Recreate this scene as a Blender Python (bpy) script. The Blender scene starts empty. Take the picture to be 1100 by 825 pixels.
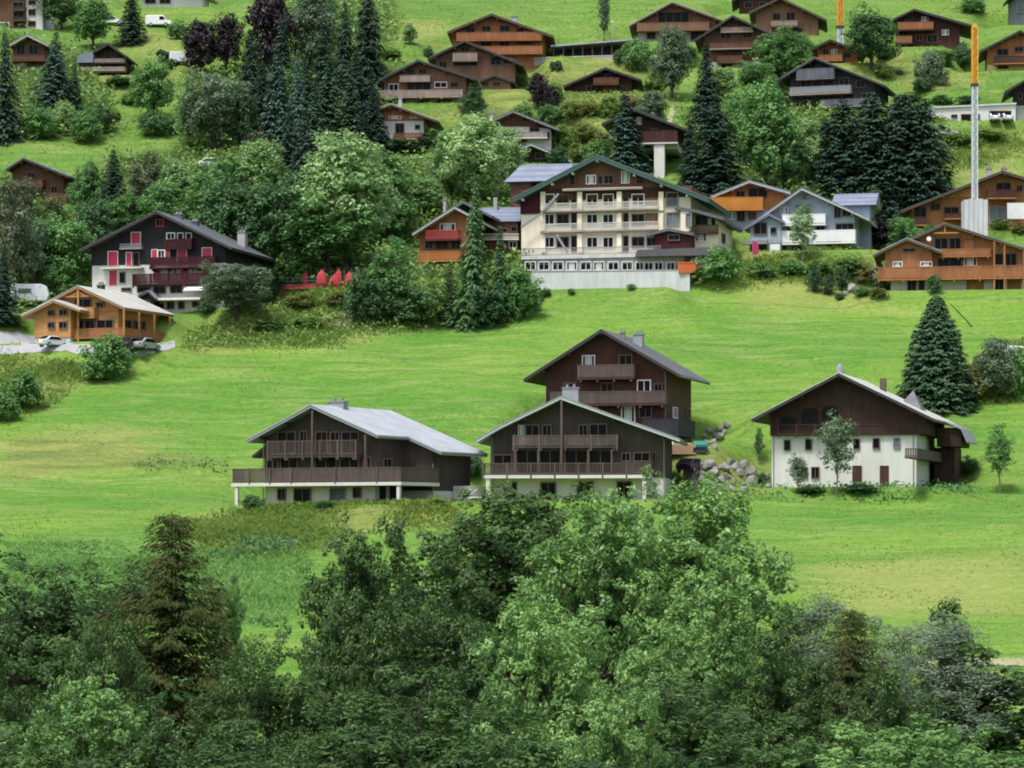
import bpy, math, random
import numpy as np
from mathutils import Vector, Matrix
random.seed(7)
SC = bpy.context.scene
COL = SC.collection
F = 3119.0            # focal length in photo pixels (photo 1100 x 825)
CX, HY = 550.0, 570.0  # principal column, horizon row
RAD = math.radians

# ------------------------------------------------------------------ materials
MATS = {}
def nt(name):
    m = bpy.data.materials.new(name); m.use_nodes = True
    n = m.node_tree; b = n.nodes['Principled BSDF']
    MATS[name] = m
    return m, n, b
def node(n, t, **kw):
    x = n.nodes.new(t)
    for k, v in kw.items(): setattr(x, k, v)
    return x
def mul(n, a, fac_socket, lo, hi):
    """colour a (rgb) times a factor that runs lo..hi with the socket"""
    mr = node(n, 'ShaderNodeMapRange'); mr.inputs['To Min'].default_value = lo; mr.inputs['To Max'].default_value = hi
    n.links.new(fac_socket, mr.inputs['Value'])
    vm = node(n, 'ShaderNodeVectorMath', operation='SCALE')
    if isinstance(a, (tuple, list)): vm.inputs[0].default_value = a[:3]
    else: n.links.new(a, vm.inputs[0])
    n.links.new(mr.outputs[0], vm.inputs['Scale'])
    return vm.outputs[0]
def coords(n, scale=(1, 1, 1)):
    tc = node(n, 'ShaderNodeTexCoord'); mp = node(n, 'ShaderNodeMapping')
    mp.inputs['Scale'].default_value = scale
    n.links.new(tc.outputs['Object'], mp.inputs['Vector'])
    return mp.outputs[0]
def noise(n, vec, scale, detail=3, rough=.55):
    t = node(n, 'ShaderNodeTexNoise'); t.inputs['Scale'].default_value = scale
    t.inputs['Detail'].default_value = detail; t.inputs['Roughness'].default_value = rough
    n.links.new(vec, t.inputs['Vector'])
    return t.outputs['Fac']
def wood(name, c, horiz=False, contrast=.45, rough=.75):
    m, n, b = nt(name)
    v = coords(n, (.3, .3, 2.6) if horiz else (2.6, 2.6, .25))
    f1 = noise(n, v, 1.0, 5, .75); f2 = noise(n, coords(n), .45, 4)
    a = mul(n, c, f1, 1 - contrast*1.5, 1 + contrast*1.5)
    a = mul(n, a, f2, .5, 1.5)
    n.links.new(a, b.inputs['Base Color']); b.inputs['Roughness'].default_value = rough
    b.inputs['Specular IOR Level'].default_value = .25
    return m
def plaster(name, c, stain=.16, rough=.85):
    m, n, b = nt(name)
    f1 = noise(n, coords(n, (1.6, 1.6, .18)), 1.2, 6, .7); f2 = noise(n, coords(n), .3, 3)
    a = mul(n, c, f1, 1 - stain*1.5, 1 + stain * .8); a = mul(n, a, f2, 1 - stain * .6, 1.08)
    n.links.new(a, b.inputs['Base Color']); b.inputs['Roughness'].default_value = rough
    return m
def roofing(name, c, rough=.55, seam=.22):
    m, n, b = nt(name)
    w = node(n, 'ShaderNodeTexWave'); w.bands_direction = 'Y'; w.inputs['Scale'].default_value = .27
    w.inputs['Distortion'].default_value = .3
    n.links.new(coords(n), w.inputs['Vector'])
    f2 = noise(n, coords(n), .5, 5, .6); f3 = noise(n, coords(n, (.4, 4, .4)), 1.0, 2)
    a = mul(n, c, w.outputs['Fac'], 1 - seam, 1 + seam * .4); a = mul(n, a, f2, .6, 1.35); a = mul(n, a, f3, .75, 1.2)
    n.links.new(a, b.inputs['Base Color']); b.inputs['Roughness'].default_value = rough
    return m
def plain(name, c, rough=.6, metal=0., var=.12):
    m, n, b = nt(name)
    a = mul(n, c, noise(n, coords(n), 1.5, 4), 1 - var, 1 + var)
    n.links.new(a, b.inputs['Base Color']); b.inputs['Roughness'].default_value = rough; b.inputs['Metallic'].default_value = metal
    return m
def glass(name, c=(.012, .014, .016)):
    m, n, b = nt(name)
    f = noise(n, coords(n, (1, 1, .3)), .9, 2)
    a = mul(n, c, f, .3, 2.6)
    n.links.new(a, b.inputs['Base Color']); b.inputs['Roughness'].default_value = .2
    b.inputs['Specular IOR Level'].default_value = .09
    return m
def leafy(name, c0, c1, trans=.3, rough=.5, spec=.35):
    m, n, b = nt(name)
    at = node(n, 'ShaderNodeAttribute'); at.attribute_name = 'tint'
    oi = node(n, 'ShaderNodeObjectInfo')
    ad = node(n, 'ShaderNodeMath', operation='MULTIPLY_ADD'); ad.inputs[1].default_value = .35
    n.links.new(oi.outputs['Random'], ad.inputs[0]); n.links.new(at.outputs['Fac'], ad.inputs[2])
    sb = node(n, 'ShaderNodeMath', operation='SUBTRACT'); sb.inputs[1].default_value = .17; sb.use_clamp = True
    n.links.new(ad.outputs[0], sb.inputs[0])
    mx = node(n, 'ShaderNodeMix', data_type='RGBA')
    mx.inputs['A'].default_value = (*c0, 1); mx.inputs['B'].default_value = (*c1, 1)
    n.links.new(sb.outputs[0], mx.inputs['Factor'])
    col = mx.outputs['Result']
    n.links.new(col, b.inputs['Base Color']); b.inputs['Roughness'].default_value = rough
    b.inputs['Specular IOR Level'].default_value = spec
    tr = node(n, 'ShaderNodeBsdfTranslucent'); n.links.new(col, tr.inputs['Color'])
    ms = node(n, 'ShaderNodeMixShader'); ms.inputs[0].default_value = trans
    out = n.nodes['Material Output']
    n.links.new(b.outputs[0], ms.inputs[1]); n.links.new(tr.outputs[0], ms.inputs[2]); n.links.new(ms.outputs[0], out.inputs['Surface'])
    return m

wood('darkwood', (.034, .024, .021)); wood('greywood', (.056, .044, .041)); wood('redwood', (.070, .028, .022))
wood('barnwood', (.040, .021, .017), contrast=.75); wood('blackwood', (.018, .017, .022)); wood('brownwood', (.13, .062, .038))
wood('tanwood', (.22, .12, .075)); wood('orangewood', (.42, .165, .05), contrast=.25); wood('honeywood', (.44, .215, .085), True, contrast=.45)
wood('rustwood', (.32, .135, .060), contrast=.45); wood('paleboard', (.30, .24, .21)); wood('railwood', (.105, .080, .073))
wood('hotelwood', (.125, .060, .040)); wood('greypaint', (.13, .14, .165)); wood('bluegrey', (.30, .35, .42), contrast=.15)
wood('brightorange', (.55, .22, .04), contrast=.15); wood('maroon', (.045, .009, .013)); wood('slate_board', (.036, .039, .050))
plain('redpaint', (.42, .012, .06), .5); plain('redcloth', (.46, .045, .055), .8); plain('pinkcloth', (.45, .02, .12), .7)
plaster('white', (.68, .67, .64), .2); plaster('cream', (.80, .72, .57)); plaster('offwhite', (.62, .60, .56)); plaster('concrete', (.60, .61, .63), .3)
plaster('yellowplaster', (.62, .48, .25)); plaster('greystone', (.42, .41, .40), .35)
roofing('roof_pale', (.44, .46, .49), .45); roofing('roof_grey', (.27, .28, .31)); roofing('roof_dark', (.075, .075, .082), .6)
roofing('roof_slate', (.11, .115, .13), .6); roofing('roof_bluegrey', (.19, .22, .29), .5); roofing('roof_light', (.56, .55, .51), .5)
roofing('roof_green', (.035, .075, .07), .55); roofing('roof_brown', (.05, .035, .032), .7)
plain('fascia_grey', (.22, .225, .24)); plain('fascia_dark', (.035, .03, .03)); plain('fascia_pale', (.42, .44, .46))
plain('fascia_green', (.03, .085, .075)); plain('fascia_brown', (.10, .06, .045)); plain('fascia_honey', (.30, .17, .085))
plain('fwhite', (.74, .74, .74)); plain('fdark', (.04, .03, .028)); plain('fmid', (.13, .095, .078)); plain('fbrown', (.14, .07, .04)); plain('fgrey', (.25, .26, .28))
glass('glass', (.005,.0055,.006)); glass('glass_pale', (.09, .105, .115)); plain('curtain', (.50, .50, .48), .8)
plain('metal', (.42, .45, .48), .4, .6); plain('craneyellow', (.70, .33, .03), .5); plain('steel', (.62, .66, .70), .45, .3)
plain('shade_black', (.007, .006, .006), 1.); plain('rubber', (.02, .02, .02), .9); plain('carwhite', (.72, .74, .76), .3); plain('cardark', (.02, .022, .035), .25); plain('carsilver', (.45, .47, .5), .3, .5)
plain('container_orange', (.55, .12, .03)); plain('teal', (.015, .16, .14), .5); plain('taillight', (.4, .02, .02), .3)
plain('bark', (.050, .038, .028), .9, var=.35); plain('barkpale', (.20, .18, .15), .9, var=.3)
plain('rock', (.24, .235, .22), .95, var=.5); plain('lumber', (.40, .25, .16), .8)

leafy('leaf_mid', (0.0562, 0.1473, 0.0430), (0.1781, 0.3591, 0.0978)); leafy('leaf_light', (0.1163, 0.2334, 0.0743), (0.2999, 0.4669, 0.1663))
leafy('leaf_grey', (0.0794, 0.1380, 0.0751), (0.1917, 0.2691, 0.1502)); leafy('leaf_dark', (0.0319, 0.0861, 0.0352), (0.1031, 0.2155, 0.0704))
leafy('leaf_purple', (.010, .008, .011), (.032, .020, .028), .1); leafy('leaf_yellow', (.09, .13, .022), (.22, .27, .06))
leafy('needle_dark', (0.0124, 0.0302, 0.0238), (0.0414, 0.0834, 0.0505), .1, .6, .25); leafy('needle_blue', (0.0248, 0.0604, 0.0475), (0.0718, 0.1438, 0.1010), .12, .6)
leafy('needle_green', (0.0206, 0.0546, 0.0282), (0.0607, 0.1265, 0.0564), .1, .6); leafy('needle_brown', (.022, .052, .014), (.088, .086, .026), .15, .75, .08)
leafy('leaf_maple', (0.0692, 0.1659, 0.0396), (0.2539, 0.4345, 0.1237), .32, .42, .36); leafy('leaf_maple_dark', (0.0279, 0.0731, 0.0200), (0.0952, 0.1769, 0.0459), .3, .45, .32)
leafy('leaf_willow', (0.1150, 0.1725, 0.1092), (0.2415, 0.3105, 0.2070), .25); leafy('leaf_bare', (.085, .105, .055), (.16, .185, .105), .2); leafy('leaf_pale', (0.1718, 0.3097, 0.1125), (0.4242, 0.6002, 0.2437), .3)
leafy('grass_rough', (.13, .225, .045), (.26, .355, .085), .45, .7, .1); leafy('grass_blue', (.15, .30, .075), (.24, .41, .125), .45, .7, .1)
leafy('grass_meadow', (0.1870, 0.3465, 0.0500), (0.2970, 0.4515, 0.0800), .45, .7, .1); leafy('leaf_scrub', (0.0874, 0.1822, 0.0391), (0.2539, 0.3809, 0.0901), .3)
leafy('leaf_golden', (.12, .14, .035), (.26, .25, .08), .25)

# ------------------------------------------------------------------ mesh builder
class MB:
    def __init__(s): s.v = []; s.f = []
    def box(s, x0, x1, y0, y1, z0, z1):
        if x0 > x1: x0, x1 = x1, x0
        if y0 > y1: y0, y1 = y1, y0
        if z0 > z1: z0, z1 = z1, z0
        k = len(s.v)
        s.v += [(x0,y0,z0),(x1,y0,z0),(x1,y1,z0),(x0,y1,z0),(x0,y0,z1),(x1,y0,z1),(x1,y1,z1),(x0,y1,z1)]
        s.f += [tuple(k+i for i in q) for q in ((0,3,2,1),(4,5,6,7),(0,1,5,4),(1,2,6,5),(2,3,7,6),(3,0,4,7))]
        return s
    def prism(s, poly, y0, y1):
        """poly: list of (x,z), any simple polygon; extruded along y"""
        k = len(s.v); n = len(poly)
        ar = sum(poly[i][0]*poly[(i+1)%n][1]-poly[(i+1)%n][0]*poly[i][1] for i in range(n))
        if ar < 0: poly = poly[::-1]
        s.v += [(x, y0, z) for x, z in poly] + [(x, y1, z) for x, z in poly]
        s.f.append(tuple(k+i for i in range(n))); s.f.append(tuple(k+n+i for i in range(n-1, -1, -1)))
        for i in range(n):
            j = (i+1) % n
            s.f.append((k+j, k+i, k+n+i, k+n+j))
        return s
    def bar(s, p0, p1, w, h=None):
        """square bar between two points"""
        h = h or w
        p0 = Vector(p0); p1 = Vector(p1); d = (p1-p0).normalized()
        u = d.cross(Vector((0,0,1)))
        if u.length < 1e-3: u = Vector((1,0,0))
        u.normalize(); t = u.cross(d).normalized()
        k = len(s.v)
        for p in (p0, p1):
            for a, b in ((-1,-1),(1,-1),(1,1),(-1,1)): s.v.append(tuple(p+u*a*w/2+t*b*h/2))
        s.f += [tuple(k+i for i in q) for q in ((0,1,2,3),(7,6,5,4),(0,4,5,1),(1,5,6,2),(2,6,7,3),(3,7,4,0))]
        return s
    def tube(s, pts, rads, n=8):
        k0 = len(s.v); P = [Vector(p) for p in pts]
        for i, p in enumerate(P):
            d = (P[min(i+1, len(P)-1)]-P[max(i-1, 0)]).normalized()
            u = d.cross(Vector((0.31, .95, 0)));
            if u.length < .05: u = d.cross(Vector((1, 0, 0)))
            u.normalize(); t = d.cross(u)
            for j in range(n):
                a = 2*math.pi*j/n
                s.v.append(tuple(p+(u*math.cos(a)+t*math.sin(a))*rads[i]))
        for i in range(len(P)-1):
            for j in range(n):
                a = k0+i*n+j; b = k0+i*n+(j+1) % n
                s.f.append((a, b, b+n, a+n))
        s.f.append(tuple(k0+j for j in range(n-1, -1, -1))); s.f.append(tuple(k0+(len(P)-1)*n+j for j in range(n)))
        return s
    def mesh(s, name, mat):
        me = bpy.data.meshes.new(name); me.from_pydata(s.v, [], s.f); me.update()
        me.materials.append(MATS[mat] if isinstance(mat, str) else mat)
        return me
    def build(s, name, mat, parent=None):
        if not s.f: return None
        return link(name, s.mesh(name, mat), parent)
def link(name, me, parent=None):
    o = bpy.data.objects.new(name, me); COL.objects.link(o)
    if parent: o.parent = parent
    return o
def tag(o, label=None, cat=None, group=None, kind=None):
    if label: o['label'] = label
    if cat: o['category'] = cat
    if group: o['group'] = group
    if kind: o['kind'] = kind
    return o
def empty(name, loc, rz=0.):
    o = bpy.data.objects.new(name, None); COL.objects.link(o)
    o.location = loc; o.rotation_euler = (0, 0, rz); o.empty_display_size = .5
    return o
def copy_tree(o, parent=None):
    c = o.copy(); COL.objects.link(c)
    if parent: c.parent = parent
    for ch in o.children: copy_tree(ch, c)
    return c
def quads(name, V, tint, mat):
    """V (N,4,3) numpy -> one mesh of N quads with a per-face tint"""
    N = len(V); me = bpy.data.meshes.new(name)
    me.vertices.add(4*N); me.vertices.foreach_set('co', V.reshape(-1).astype(np.float32))
    me.loops.add(4*N); me.loops.foreach_set('vertex_index', np.arange(4*N, dtype=np.int32))
    me.polygons.add(N); me.polygons.foreach_set('loop_start', np.arange(0, 4*N, 4, dtype=np.int32))
    at = me.attributes.new('tint', 'FLOAT', 'FACE'); at.data.foreach_set('value', np.asarray(tint, dtype=np.float32))
    me.update(calc_edges=True); me.materials.append(MATS[mat])
    return me

# ------------------------------------------------------------------ terrain
PY = np.array([-200, 0, 40, 62, 95, 130, 152, 185, 215, 245, 283, 310, 340, 367, 400, 430, 460, 490, 530, 600, 800, 1100.])
PZ = np.array([-1.8, -2.0, -7.0, -14.5, -16, -14.2, -12.4, -9.9, -6.9, -2.6, 2.3, 9.9, 20.2, 30.6, 42.3, 55.8, 69, 81.7, 96.8, 122, 190, 290.])
_yy = np.arange(-200, 1100, 1.0); _zz = np.interp(_yy, PY, PZ)
_k = np.exp(-.5*(np.arange(-24, 25)/7.0)**2); _k /= _k.sum()
_zz = np.convolve(np.pad(_zz, 24, mode='edge'), _k, 'valid')
def prof(Y): return np.interp(Y, _yy, _zz)
PADS = []
def bumps(X, Y):
    return (.35*np.sin(X*.11+Y*.05+1)*np.sin(Y*.13-X*.03) + .22*np.sin(X*.31+2*np.sin(Y*.09))*np.sin(Y*.27+.4)
            + .10*np.sin(X*.71+Y*.4)*np.sin(Y*.83-X*.2+1.3))
def ground(X, Y):
    X = np.asarray(X, float); Y = np.asarray(Y, float)
    Z = prof(Y)+bumps(X, Y)
    # long grassy bank below the road on the left, and the berm in front of the first chalet
    for ox, oy, c, s, x0, x1, y0, y1, zb, fall in PADS:
        lx = (X-ox)*c-(Y-oy)*s; ly = (X-ox)*s+(Y-oy)*c
        dx = np.maximum(np.maximum(x0-lx, lx-x1), 0); dy = np.maximum(np.maximum(y0-ly, ly-y1), 0)
        w = np.clip(1-np.hypot(dx, dy)/fall, 0, 1); w = w*w*(3-2*w)
        Z = Z*(1-w)+zb*w
    return Z
def cast(px, py, fn=None, y0=86., y1=760.):
    """point where the ray through a photo pixel meets the ground"""
    fn = fn or ground
    Y = np.arange(y0, y1, .4); X = (px-CX)/F*Y; R = (HY-py)/F*Y
    d = R-fn(X, Y)
    i = np.argmax(d < 0)
    if d[i] >= 0: i = len(Y)-1
    if i == 0: return Vector((X[0], Y[0], float(fn(X[:1], Y[:1])[0])))
    t = d[i-1]/(d[i-1]-d[i]); y = Y[i-1]+t*.4
    return Vector(((px-CX)/F*y, y, (HY-py)/F*y))
def ray_at(px, py, d): return Vector(((px-CX)/F*d, d, (HY-py)/F*d))
# ------------------------------------------------------------------ houses
class House:
    def __init__(s, name, label, cat, px, py, th, d=None, group=None, sink=4.0):
        s.O = ray_at(px, py, d) if d else cast(px, py, lambda X, Y: prof(Y))
        s.th = RAD(th); c, n = math.cos(s.th), math.sin(s.th)
        s.ex = Vector((c, -n, 0)); s.ey = Vector((n, c, 0)); s.sink = sink
        s.root = empty(name, s.O, -s.th); tag(s.root, label, cat, group)
        s.base = -sink
    def L(s, px, py, yl=0.):
        r = Vector(((px-CX)/F, 1, (HY-py)/F)); t = (yl+s.O.dot(s.ey))/r.dot(s.ey)
        p = r*t-s.O
        return p.dot(s.ex), p.z
    def S(s, px, py, xl):
        r = Vector(((px-CX)/F, 1, (HY-py)/F)); t = (xl+s.O.dot(s.ex))/r.dot(s.ex)
        p = r*t-s.O
        return p.dot(s.ey), p.z
    def pad(s, x0, x1, y0, y1, z=0., fall=7.):
        PADS.append((s.O.x, s.O.y, math.cos(s.th), math.sin(s.th), x0, x1, y0, y1, s.O.z+z, fall))
    # --- roof: px points of its top line on the plane y=-ov
    def roof(s, pts, ov, D, bo, rm, fm, t=.07, t2=.29, purlins=True, y0=None, local=None):
        P = local or [s.L(x, y, -ov) for x, y in pts]
        a, b = (-ov if y0 is None else y0), D+bo
        r = MB().prism(P+[(x, z-t) for x, z in reversed(P)], a, b).build('roof', rm, s.root)
        x0, x1 = P[0][0], P[-1][0]
        Q = s.inset(P, .06)
        MB().prism([(x, z-t-.004) for x, z in Q]+[(x, z-t-t2) for x, z in reversed(Q)], a+.05, b-.05).build('soffit', fm, r)
        s.P = P; s.t = t+t2; s.r = r; s.ov = ov
        return r
    @staticmethod
    def inset(P, e):
        Q = list(P)
        def mv(p, q): k = e/max(abs(q[0]-p[0]), .2); return (p[0]+(q[0]-p[0])*k, p[1]+(q[1]-p[1])*k)
        Q[0] = mv(P[0], P[1]); Q[-1] = mv(P[-1], P[-2])
        return Q
    def rz(s, x, P=None):
        P = P or s.P
        for (a, za), (b, zb) in zip(P, P[1:]):
            if a-1e-6 <= x <= b+1e-6: return za+(zb-za)*(x-a)/(b-a) if b > a else za
        (a, za), (b, zb) = (P[0], P[1]) if x < P[0][0] else (P[-2], P[-1])
        return za+(zb-za)*(x-a)/(b-a)
    def under(s, xl, xr, P=None, dz=.02):
        P = P or s.P; t = s.t+dz
        pts = [(xl, s.rz(xl, P)-t)]+[(x, z-t) for x, z in P if xl < x < xr]+[(xr, s.rz(xr, P)-t)]
        return pts
    def purl(s, xs, mat, back=.1):
        for x in xs:
            z = s.rz(x)-s.t-.14
            MB().box(x-.11, x+.11, -s.ov+.25, back, z-.14, z+.10).build('purlin', mat, s.root)
    def gutters(s, y0, y1, both=True):
        for (x, z), sg in ((s.P[0], -1), (s.P[-1], 1)):
            MB().tube([(x+sg*.05, y0, z-.16), (x+sg*.05, y1, z-.16)], [.07, .07], 6).build('gutter', 'fascia_grey', s.r)
    def downpipe(s, x, y, z0, z1):
        MB().tube([(x, y, z0), (x, y, z1)], [.05, .05], 6).build('downpipe', 'fascia_grey', s.root)
    def walls(s, xl, xr, y0, y1, zs, lower, upper, P=None, e=.06, zb=None):
        """gable block; zs = height where masonry ends (None: one material)"""
        zb = s.base if zb is None else zb
        if zs is not None and lower:
            MB().box(xl, xr, y0, y1, zb, zs).build('lower_wall', lower, s.root)
            e_ = e
        else: zs, e_ = zb, 0
        top = s.under(xl-e_, xr+e_, P)
        MB().prism([(xl-e_, zs)]+top+[(xr+e_, zs)], y0-e_, y1+e_).build('wall', upper, s.root)
        s.xl, s.xr, s.e = xl, xr, e_
    def plane(s): return 0.
    # --- openings on the front (plane y=pl) or on the right side (x=pl)
    def opening(s, a0, a1, z0, z1, kind, pl, side=False):
        fr = {'d': 'fmid', 'w': 'fwhite', 'b': 'fbrown', 'g': 'fgrey', 'o': 'fmid', 'p': 'fgrey', 'c': 'fwhite', 'r': 'redpaint', 'h': 'honeywood'}
        if a0 > a1: a0, a1 = a1, a0
        if z0 > z1: z0, z1 = z1, z0
        sg = 1 if side else -1
        def bx(m, a, b, c, d, q0, q1):
            if side: m.box(pl+q0*1, pl+q1*1, a, b, c, d)
            else: m.box(a, b, pl-q1, pl-q0, c, d)
        if kind[0] == 's':   # closed shutter or door leaf of a named material
            nm, mat = kind[2:].split(',') if ',' in kind else ('shutter', kind[2:])
            m = MB(); bx(m, a0, a1, z0, z1, .02, .09)
            o = m.build(nm, mat, s.root)
            m = MB(); w = .07
            bx(m, a0-w, a1+w, z1+.002, z1+w, .02, .12); bx(m, a0-w, a0-.002, z0, z1, .02, .12); bx(m, a1+.002, a1+w, z0, z1, .02, .12)
            m.build('frame', 'fwhite' if mat == 'redpaint' else 'fdark', o)
            return o
        w = min(.11, (a1-a0)*.12)
        m = MB()
        bx(m, a0-w*.5, a1+w*.5, z1-w, z1, .01, .18); bx(m, a0-w*.5, a1+w*.5, z0, z0+w, .01, .18)
        bx(m, a0-w*.5, a0+w*.5, z0+w+.002, z1-w-.002, .01, .176); bx(m, a1-w*.5, a1+w*.5, z0+w+.002, z1-w-.002, .01, .176)
        W = a1-a0
        if kind in 'dwbgcrh' and W > .75 or kind in 'op' and W > 1.2:
            k = max(1, int(round(W/(.85 if kind not in 'op' else 1.3)))-0)
            k = max(2, k)
            for i in range(1, k):
                x = a0+W*i/k; bx(m, x-.035, x+.035, z0+w+.003, z1-w-.003, .01, .094)
        o = m.build('window' if kind not in 'op' else 'door_or_recess', fr[kind], s.root)  # kind o: near-black pane also paints the shade of open loggias and recesses
        m = MB(); bx(m, a0+w*.5+.004, a1-w*.5-.004, z0+w+.004, z1-w-.004, .012, .035)
        m.build('pane', 'glass_pale' if kind in 'gp' else 'glass', o)
        if kind == 'c':
            m = MB(); bx(m, a0+W*.18, a1-W*.22, z0+w+.02, z1-w-.01, .037, .05); m.build('curtain', 'curtain', o)
        return o
    def wins(s, rects, yl=0.):
        for x0, y0, x1, y1, k in rects:
            a0, z1 = s.L(x0, y0, yl); a1, z0 = s.L(x1, y1, yl)
            s.opening(a0, a1, z0, z1, k, yl)
    def swins(s, rects, xl):
        for x0, y0, x1, y1, k in rects:
            a0, z1 = s.S(x0, y0, xl); a1, z0 = s.S(x1, y1, xl)
            s.opening(a0, a1, z0, z1, k, xl, True)
    # --- balconies, local coordinates
    def rail(s, m, p0, p1, z0, z1, style):
        p0 = Vector((*p0, 0)); p1 = Vector((*p1, 0)); d = p1-p0; Ln = d.length; d.normalize()
        up = Vector((0, 0, 1))
        m.bar(p0+up*(z1-.04), p1+up*(z1-.04), .10, .09)
        if style == 'solid': m.bar(p0+up*(z0+z1)*.5, p1+up*(z0+z1)*.5, .06, z1-z0-.1); return
        m.bar(p0+up*(z0+.1), p1+up*(z0+.1), .07, .08)
        gap = .21 if style == 'board' else .16
        w = .165 if style == 'board' else .06
        n = max(1, int(Ln/gap))
        k = Vector((-d.y, d.x, 0))
        for i in range(n):
            q = p0+d*(i+.5)*Ln/n
            a = q-d*w/2; b = q+d*w/2
            j = len(m.v); o = k*.015
            m.v += [tuple(a-o+up*z0), tuple(b-o+up*z0), tuple(b+o+up*z0), tuple(a+o+up*z0), tuple(a-o+up*(z1-.09)), tuple(b-o+up*(z1-.09)), tuple(b+o+up*(z1-.09)), tuple(a+o+up*(z1-.09))]
            m.f += [tuple(j+i2 for i2 in q2) for q2 in ((0,1,5,4),(1,2,6,5),(2,3,7,6),(3,0,4,7),(0,3,2,1))]
    def balcony(s, xa, xb, yf, yb, zf, zt, rm, sm, style='board', slab=.2, posts=0, ptop=None, left=True, right=True, pmat=None, brackets=0):
        """floor at zf, rail top at zt, from plane yb out to yf"""
        o = MB().box(xa, xb, yf, yb-.003, zf-slab, zf).build('balcony', sm, s.root)
        m = MB(); s.rail(m, (xa+.06, yf+.06), (xb-.06, yf+.06), zf+.04, zt, style)
        if left and yb-yf > .4: s.rail(m, (xa+.06, yf+.12), (xa+.06, yb-.02), zf+.04, zt, style)
        if right and yb-yf > .4: s.rail(m, (xb-.06, yf+.12), (xb-.06, yb-.02), zf+.04, zt, style)
        m.build('railing', rm, o)
        if posts:
            for i in range(posts):
                x = xa+.1+(xb-xa-.2)*i/max(1, posts-1)
                MB().box(x-.08, x+.08, yf-.03, yf+.13, zf-slab-.25, ptop if ptop else zt+.04).build('post', pmat or rm, o)
        for i in range(brackets):
            x = xa+.4+(xb-xa-.8)*i/max(1, brackets-1)
            MB().box(x-.09, x+.09, yf+.05, yb-.01, zf-slab-.24, zf-slab-.003).build('bracket', rm, o)
        return o
    def bal(s, x0, x1, yt, yb, depth, rm, sm, style='board', pl=0., **k):
        xa, zt = s.L(x0, yt, pl-depth); xb, zf = s.L(x1, yb, pl-depth)
        xb2, _ = s.L(x1, yt, pl-depth)
        return s.balcony(xa, xb2, pl-depth, pl, zf, zt, rm, sm, style, **k)
    def chimney(s, x0, x1, yt, yl, mat='greystone', dep=.8, cap=True):
        a, zt = s.L(x0, yt, yl); b, _ = s.L(x1, yt, yl)
        z0 = s.rz((a+b)/2)-.9
        o = MB().box(a, b, yl, yl+dep, z0, zt-.12).build('chimney', mat, s.r)
        m = MB().box(a-.08, b+.08, yl-.08, yl+dep+.08, zt-.118, zt)
        for i in range(2):
            x = a+(b-a)*(.28+.44*i); m.box(x-.13, x+.13, yl+dep/2-.13, yl+dep/2+.13, zt+.002, zt+.3)
        if cap: m.build('chimney_cap', 'fascia_grey', s.r)
    def box(s, name, mat, x0, x1, y0, y1, z0, z1, parent=None):
        return MB().box(x0, x1, y0, y1, z0, z1).build(name, mat, parent or s.root)

def chalet(label, px, py, th, D, roof, wl, wr, mats, split=None, wins=(), bals=(), swins=(), chim=(), ov=1.8, bo=.7, pad=True,
           name='chalet', cat='chalet', d=None, group=None, purl=True, sink=4., padf=6., padm=2.5):
    """mats: lower, upper, roof, fascia, railing"""
    lo, up, rf, fa, rl = mats
    th *= .5; D *= .88
    h = House(name, label, cat, px, py, th, d, group, sink)
    h.roof(roof, ov, D, bo, rf, fa)
    xl, _ = h.L(wl, py); xr, _ = h.L(wr, py)
    zs = None
    if split: _, zs = h.L((wl+wr)/2, split)
    h.walls(xl, xr, 0, D, zs, lo if split else None, up)
    if purl:
        n = 5
        h.purl([xl+(xr-xl)*(i+.03)/(n-1+.06) for i in range(n)], up)
    pe = -h.e
    def onplane(r): # wood siding stands slightly proud of the masonry
        return pe if (split is None or r[3] < split+1) else 0.
    for r in wins: h.wins([r], onplane(r))
    for b in bals:
        x0, x1, yt, yb, dep = b[:5]; k = b[5] if len(b) > 5 else {}
        k = dict(k); rm = k.pop('rm', rl); sm = k.pop('sm', up); st = k.pop('style', 'board')
        h.bal(x0, x1, yt, yb, dep*1.35, rm, sm, st, pl=-.08, **k)
    h.swins(swins, xr+h.e)
    for c in chim: h.chimney(*c)
    if pad: h.pad(xl-padm*.6, xr+padm*.6, -padm, D, 0., padf)
    return h

BROWN = ('white', 'brownwood', 'roof_dark', 'fascia_dark', 'railwood')
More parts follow.
